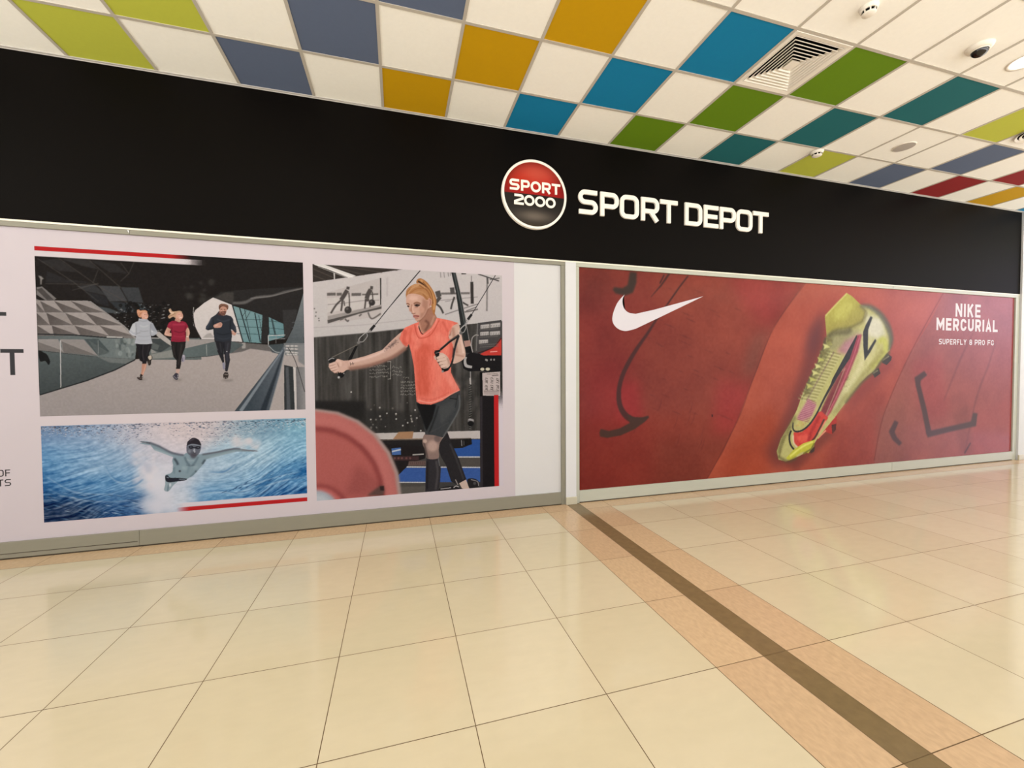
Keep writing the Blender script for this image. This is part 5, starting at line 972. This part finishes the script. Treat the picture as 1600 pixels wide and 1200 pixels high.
    c.line(L_, [(750, 48), (690, 125), (610, 240)], 7, (64, 22, 18), soft=.004)
    qk = (78, 48, 48)
    c.line(Q_, [(540, 612), (486, 652), (488, 690), (530, 860), (563, 1022)], [34, 40, 32, 34, 36], qk, soft=.012); c.line(Q_, [(548, 1024), (700, 988), (860, 952), (872, 880)], [40, 36, 38, 30], qk, soft=.012); c.line(Q_, [(345, 935), (312, 1005), (332, 1050), (372, 1090)], [30, 36, 34, 28], qk, soft=.012)
    # soft dark surround of the boot
    c.poly(K_, [(440, 180), (380, 240), (330, 420), (240, 700), (150, 920), (60, 1060), (120, 1160), (260, 1130), (300, 760), (420, 420)], (104, 44, 42), soft=.12, alpha=.8); c.poly(K_, [(420, 220), (340, 300), (300, 460), (380, 420)], (92, 48, 56), soft=.12, alpha=.6); c.poly(K_, [(130, 1060), (250, 1180), (380, 1060), (500, 950), (480, 900), (200, 1100)], (98, 40, 34), soft=.08, alpha=.7); c.poly(K_, [(640, 640), (860, 440), (880, 520), (700, 700), (540, 860)], (140, 58, 54), soft=.1, alpha=.7)
    # --- boot
    i = 1
    c.poly(K_, [(785, 488), (822, 448), (853, 470), (848, 492), (820, 522), (792, 508)], (58, 48, 44), id=i); c.poly(K_, [(726, 566), (770, 538), (782, 574), (745, 602)], (60, 48, 44), id=i); c.line(K_, [(795, 492), (835, 465)], 9, (128, 120, 96)); c.line(K_, [(735, 572), (765, 555)], 9, (128, 120, 96))
    c.poly(K_, [(440, 850), (490, 818), (508, 848), (505, 920), (478, 954), (432, 938), (395, 985), (370, 985)], (176, 46, 40), id=i); c.poly(K_, [(476, 895), (505, 888), (504, 925), (480, 952)], (84, 30, 26)); c.line(K_, [(440, 880), (480, 850), (500, 850)], 9, (216, 96, 76)); c.line(K_, [(390, 980), (440, 930)], 9, (226, 150, 120)); c.line(K_, [(370, 990), (350, 1060)], 14, (66, 36, 30), soft=.01)
    c.poly(K_, [(570, 72), (602, 90), (660, 146), (720, 156), (785, 205), (835, 290), (853, 360), (840, 430), (820, 450), (780, 500), (740, 560), (700, 590), (650, 640), (590, 720), (530, 800), (495, 850), (430, 930), (385, 985), (350, 1040), (300, 1076), (245, 1104), (190, 1124), (145, 1112), (133, 1060), (160, 980), (215, 890), (260, 800), (290, 712), (330, 622), (370, 560), (400, 470), (432, 400), (446, 345), (434, 220), (505, 142)], (190, 187, 118), id=i)
    for q, cl, so, al in (([(560, 330), (700, 300), (760, 420), (640, 640), (520, 800), (460, 800), (560, 560)], (206, 203, 152), .05, .9), ([(680, 200), (790, 230), (820, 340), (760, 360), (700, 330)], (210, 210, 182), .06, .95), ([(640, 440), (740, 430), (700, 560), (540, 780), (560, 640)], (204, 200, 138), .04, .8), ([(450, 360), (560, 300), (660, 300), (560, 400), (470, 440)], (150, 146, 104), .05, .8)):
        c.poly(K_, q, cl, soft=so, alpha=al)
    c.poly(K_, [(570, 72), (602, 90), (660, 146), (688, 180), (672, 250), (600, 290), (520, 300), (448, 350), (434, 220), (505, 142)], (182, 178, 74), grad=((560, 100), (600, 290), (160, 152, 70))); c.poly(K_, [(500, 160), (570, 100), (620, 150), (560, 240), (480, 250)], (196, 192, 92), soft=.05, alpha=.8); c.line(K_, [(437, 215), (505, 142), (572, 74)], 9, (206, 202, 112), soft=.008, sm=True); c.line(K_, [(450, 345), (500, 305), (590, 290), (670, 250)], 16, (112, 106, 58), soft=.03, alpha=.8, sm=True); c.line(K_, [(650, 150), (690, 190), (670, 250)], 16, (120, 112, 66), soft=.03, alpha=.8, sm=True)
    c.line(K_, [(660, 150), (720, 160), (785, 210), (832, 290), (848, 365), (832, 430)], [14, 30, 34, 34, 28, 20], (92, 92, 74), soft=.03, alpha=.85, sm=True); c.line(K_, [(770, 380), (800, 360), (815, 420), (770, 490), (720, 540)], 30, (196, 200, 92), soft=.03, alpha=.8, sm=True); c.line(K_, [(840, 440), (785, 500), (745, 560), (660, 635), (560, 760)], 16, (92, 88, 56), soft=.02, alpha=.8, sm=True)
    # knitted ribs
    for k in range(17):
        t = k/16; x, y = 500-t*190, 440+t*290
        c.line(K_, [(x-60+t*14, y-8), (x-20, y+2), (x+34+t*30, y+16)], 7, (112, 108, 62), soft=.006, alpha=.6); c.line(K_, [(x-56+t*14, y+1), (x+32+t*30, y+25)], 6, (214, 210, 160), soft=.006, alpha=.6)
        c.line(K_, [(x-10+t*26, y-2), (x-16+t*26, y+16)], 9, (110, 84, 82), soft=.006, alpha=.55); c.line(K_, [(x-36+t*20, y-8), (x-40+t*20, y+8)], 7, (90, 90, 50), soft=.006, alpha=.5)
    for k in range(36):
        t = k/35; x, y = 700-t*210, 480+t*340; c.line(K_, [(x-110+t*60, y-46+t*10), (x, y+16)], 4, (150, 142, 92), soft=.005, alpha=.45)
    for k in range(26): c.dot(K_, (rng.uniform(520, 590), rng.uniform(570, 680)), rng.uniform(3, 6), (120, 110, 72), soft=.004, alpha=.7)
    for k in range(14):
        y = 905+k*14; c.line(K_, [(214-k*5, y), (150+max(0, 30-k*4), y+16)] if k > 3 else [(232-k*5, y), (200, y+14)], 6, (122, 116, 66), soft=.006, alpha=.7)
    for k in range(12):
        x, y = rng.uniform(350, 470), 0; y = 350+(470-x)*2.0+rng.uniform(-10, 40); c.line(K_, [(x, y), (x-rng.uniform(10, 30), y+rng.uniform(-20, 10))], [12, 3], rng.choice([(176, 178, 84), (96, 92, 52), (206, 204, 128)]), soft=.004)
    for q in ([(440, 375), (465, 370), (482, 395), (450, 405)], [(400, 450), (425, 470), (430, 490), (395, 480)], [(365, 540), (390, 550), (380, 575), (360, 565)], [(430, 390), (455, 400), (440, 420)]): c.poly(K_, q, (206, 206, 120), soft=.004)
    c.line(K_, [(440, 350), (418, 440), (384, 530), (345, 600), (318, 680)], 18, (76, 70, 44), soft=.016, alpha=.7, sm=True)
    c.line(K_, [(452, 352), (500, 322), (560, 318), (600, 300)], 30, (92, 88, 54), soft=.03, alpha=.75, sm=True)
    c.line(K_, [(470, 360), (430, 450), (392, 540), (350, 620), (322, 700)], 40, (104, 100, 58), soft=.035, alpha=.6, sm=True)
    c.line(K_, [(250, 840), (205, 920), (165, 1000), (145, 1080)], 26, (110, 104, 60), soft=.03, alpha=.6, sm=True)
    c.line(K_, [(800, 430), (740, 510), (660, 600), (560, 730), (500, 820)], 30, (150, 146, 84), soft=.03, alpha=.6, sm=True)
    c.line(K_, [(600, 420), (560, 540), (500, 650)], 26, (222, 218, 176), soft=.03, alpha=.5, sm=True); c.line(K_, [(690, 440), (640, 560), (560, 690)], 36, (224, 222, 172), soft=.035, alpha=.6, sm=True)
    c.dot(K_, (745, 290), 46, (226, 224, 204), soft=.05, alpha=.7, ry=60)
    for k in range(9):
        t = k/8; x, y = 452-t*140, 360+t*330
        c.poly(K_, [(x-14, y-14), (x+16, y-4), (x+34, y+10), (x+8, y+14), (x-8, y+24), (x-4, y+6)], rng.choice([(214, 214, 140), (190, 192, 104), (120, 114, 64)]), soft=.004)
    # pink patches
    c.poly(K_, [(560, 372), (660, 322), (646, 430), (580, 460), (505, 440)], (176, 112, 138), soft=.04, alpha=.75); c.poly(K_, [(330, 730), (384, 772), (352, 842), (285, 876), (258, 850)], (196, 128, 150), soft=.02, alpha=.85)
    for k in range(13): y = 738+k*10; c.line(K_, [(330-k*6, y), (382-k*4, y+20)], 4, (144, 62, 96), soft=.003, alpha=.8)
    c.dot(K_, (282, 890), 20, (196, 186, 110), soft=.01)
    # big tick outline, red toe and stripes
    c.poly(K_, [(634, 336), (665, 330), (640, 440), (580, 590), (520, 720), (470, 820), (430, 870), (400, 830), (470, 700), (540, 560)], (150, 52, 70), soft=.012, alpha=.85); c.poly(K_, [(520, 560), (560, 560), (500, 720), (440, 860), (395, 850), (420, 780)], (120, 44, 50), soft=.014, alpha=.8); c.line(K_, [(655, 335), (600, 500), (520, 690), (440, 850)], 6, (196, 96, 116), soft=.005, sm=True); c.line(K_, [(560, 540), (500, 690), (430, 860)], 6, (196, 170, 140), soft=.005, alpha=.7, sm=True)
    c.poly(K_, [(238, 942), (290, 940), (345, 890), (385, 815), (415, 812), (455, 850), (420, 905), (372, 985), (320, 1015), (268, 1036), (240, 1004)], (206, 62, 52), soft=.006)
    c.dot(K_, (300, 980), 40, (224, 86, 72), soft=.03, ry=26); c.line(K_, [(400, 840), (350, 940), (330, 1000)], 18, (170, 40, 40), soft=.012, sm=True)
    for k in range(60): c.dot(K_, (rng.uniform(245, 400), rng.uniform(880, 1020)), rng.uniform(2, 5), rng.choice([(232, 110, 90), (170, 40, 38)]), soft=.004, alpha=.35)
    c.line(K_, [(634, 336), (560, 490), (490, 620), (430, 730), (380, 830), (335, 895), (290, 930), (250, 936), (234, 915), (236, 880)], [5, 18, 16, 12, 10, 11, 11, 11, 9, 6], (44, 40, 40), soft=.003, sm=True); c.poly(K_, [(630, 336), (636, 345), (590, 480), (510, 600), (455, 690), (480, 610), (550, 480)], (44, 42, 44), soft=.003)
    c.line(K_, [(224, 930), (212, 970), (220, 1020), (248, 1056)], 11, (34, 30, 28), sm=True); c.line(K_, [(236, 960), (240, 1010), (268, 1040)], 8, (226, 206, 176), soft=.004, sm=True); c.line(K_, [(430, 860), (380, 960), (350, 1000)], 10, (60, 34, 30), soft=.008, sm=True); c.line(K_, [(440, 868), (395, 950)], 6, (232, 160, 130), soft=.005)
    c.poly(K_, [(190, 1104), (240, 1050), (300, 1010), (372, 988), (366, 1030), (330, 1072), (300, 1062), (270, 1076), (240, 1106), (210, 1118)], (196, 196, 62), id=i); c.line(K_, [(215, 1092), (290, 1034), (360, 1000)], 12, (228, 228, 110), soft=.01, sm=True); c.line(K_, [(300, 1076), (350, 1045), (368, 1010)], 10, (120, 116, 40), soft=.01); c.poly(K_, [(340, 1060), (372, 1030), (368, 1060), (345, 1075)], (58, 40, 34), soft=.006)
    c.line(K_, [(140, 1090), (200, 1124), (260, 1100)], 16, (84, 76, 44), soft=.02, alpha=.7, sm=True)
    # small tick on the heel
    c.poly(K_, [(720, 216), (732, 224), (704, 302), (702, 432), (748, 358), (756, 370), (718, 440), (682, 494), (674, 400), (672, 316), (690, 270)], (42, 44, 44), soft=.004)
    n = c.noise(.03, .03, 44, 2)[..., None]*12*(c.id == 1)[..., None]; c.img += n
    return c
RPRINT = print_mat('gloss_print', .5, .04, coat=.36, coat_rough=.16)
RY = YW-.0032
rt = empty('wall_poster', (4.3, YW, .139), 'large red wall poster of a yellow football boot, right of the white pier', 'poster')
bm = B(); box(bm, .4514, 8.1176, YW-.0030, YW+.012, .1391, 2.6299); obj('sheet', bm, new_mat('poster_red_base', (140, 48, 36), .4, .4), rt)
red_c = red()
for o in red_c.build(RY, RPRINT, {0: ('red_background', None), 1: ('printed_boot', 'yellow-green football boot with red toe')}, rt, np.array((.74, .74, .76))).values():
    if o.parent == rt: o.matrix_parent_inverse = Matrix.Translation(-rt.location)
WINK = new_mat('poster_lettering_white', (208, 204, 211), .5, .1)
def flat(bm, pts, y0, y1):
    f = [bm.verts.new((p[0], y0, p[1])) for p in pts]; b = [bm.verts.new((p[0], y1, p[1])) for p in pts]
    fs = [bm.faces.new(f), bm.faces.new(b[::-1])]
    for k in range(len(f)): j = (k+1) % len(f); fs.append(bm.faces.new((f[k], b[k], b[j], f[j])))
    bmesh.ops.triangulate(bm, faces=fs[:2])
up = spline([(325, 172), (312, 200), (311, 232), (322, 266), (350, 293), (398, 302)], False, 8)
dn = spline([(398, 402), (330, 417), (278, 400), (246, 360), (245, 310), (270, 240), (298, 200), (325, 172)], False, 8)
tick = np.concatenate([up, [(520, 275), (700, 226), (852, 184), (720, 248), (560, 325)], dn[:-1]])
bm = B(); flat(bm, onwall(photo(L_, tick)), RY-.0008, RY-.0001); obj('tick_emblem', bm, WINK, rt)
def words(txt, x0, x1, z0, z1, t, sq, gap):
    bm = B(); wd = {'I': .34, 'M': 1.28, 'N': 1.05, 'L': .9, 'E': .92, 'F': .9}
    tot = sum(wd.get(ch, 1.0) for ch in txt)+gap*(len(txt)-1); u = (x1-x0)/tot; x = x0
    for ch in txt:
        k = wd.get(ch, 1.0)*u
        if ch != ' ': letter(bm, ch, x, x+k, z0, z1, t, sq, RY-.0007, RY-.0001)
        x += k+gap*u
    return obj('lettering', bm, WINK, rt)
xa = [onwall(photo(Q_, [p]))[0, 0] for p in ((740, 190), (908, 194), (612, 286), (1022, 297), (628, 402), (997, 409))]
za = [onwall(photo(Q_, [p]))[0, 1] for p in ((820, 238), (820, 150), (820, 332), (820, 251), (820, 424), (820, 388))]
words('NIKE', xa[0], xa[1], za[0], za[1], .040, .066, .26)
words('MERCURIAL', xa[2], xa[3], za[2], za[3], .040, .066, .26)
us = [onwall(photo(Q_, [(x, 405)]))[0, 0] for x in (628, 812, 832, 850, 868, 936, 954, 997)]
for k, t in enumerate(('SUPERFLY', '8', 'PRO', 'FG')): words(t, us[2*k], us[2*k+1], za[4], za[5], .015, .028, .26)
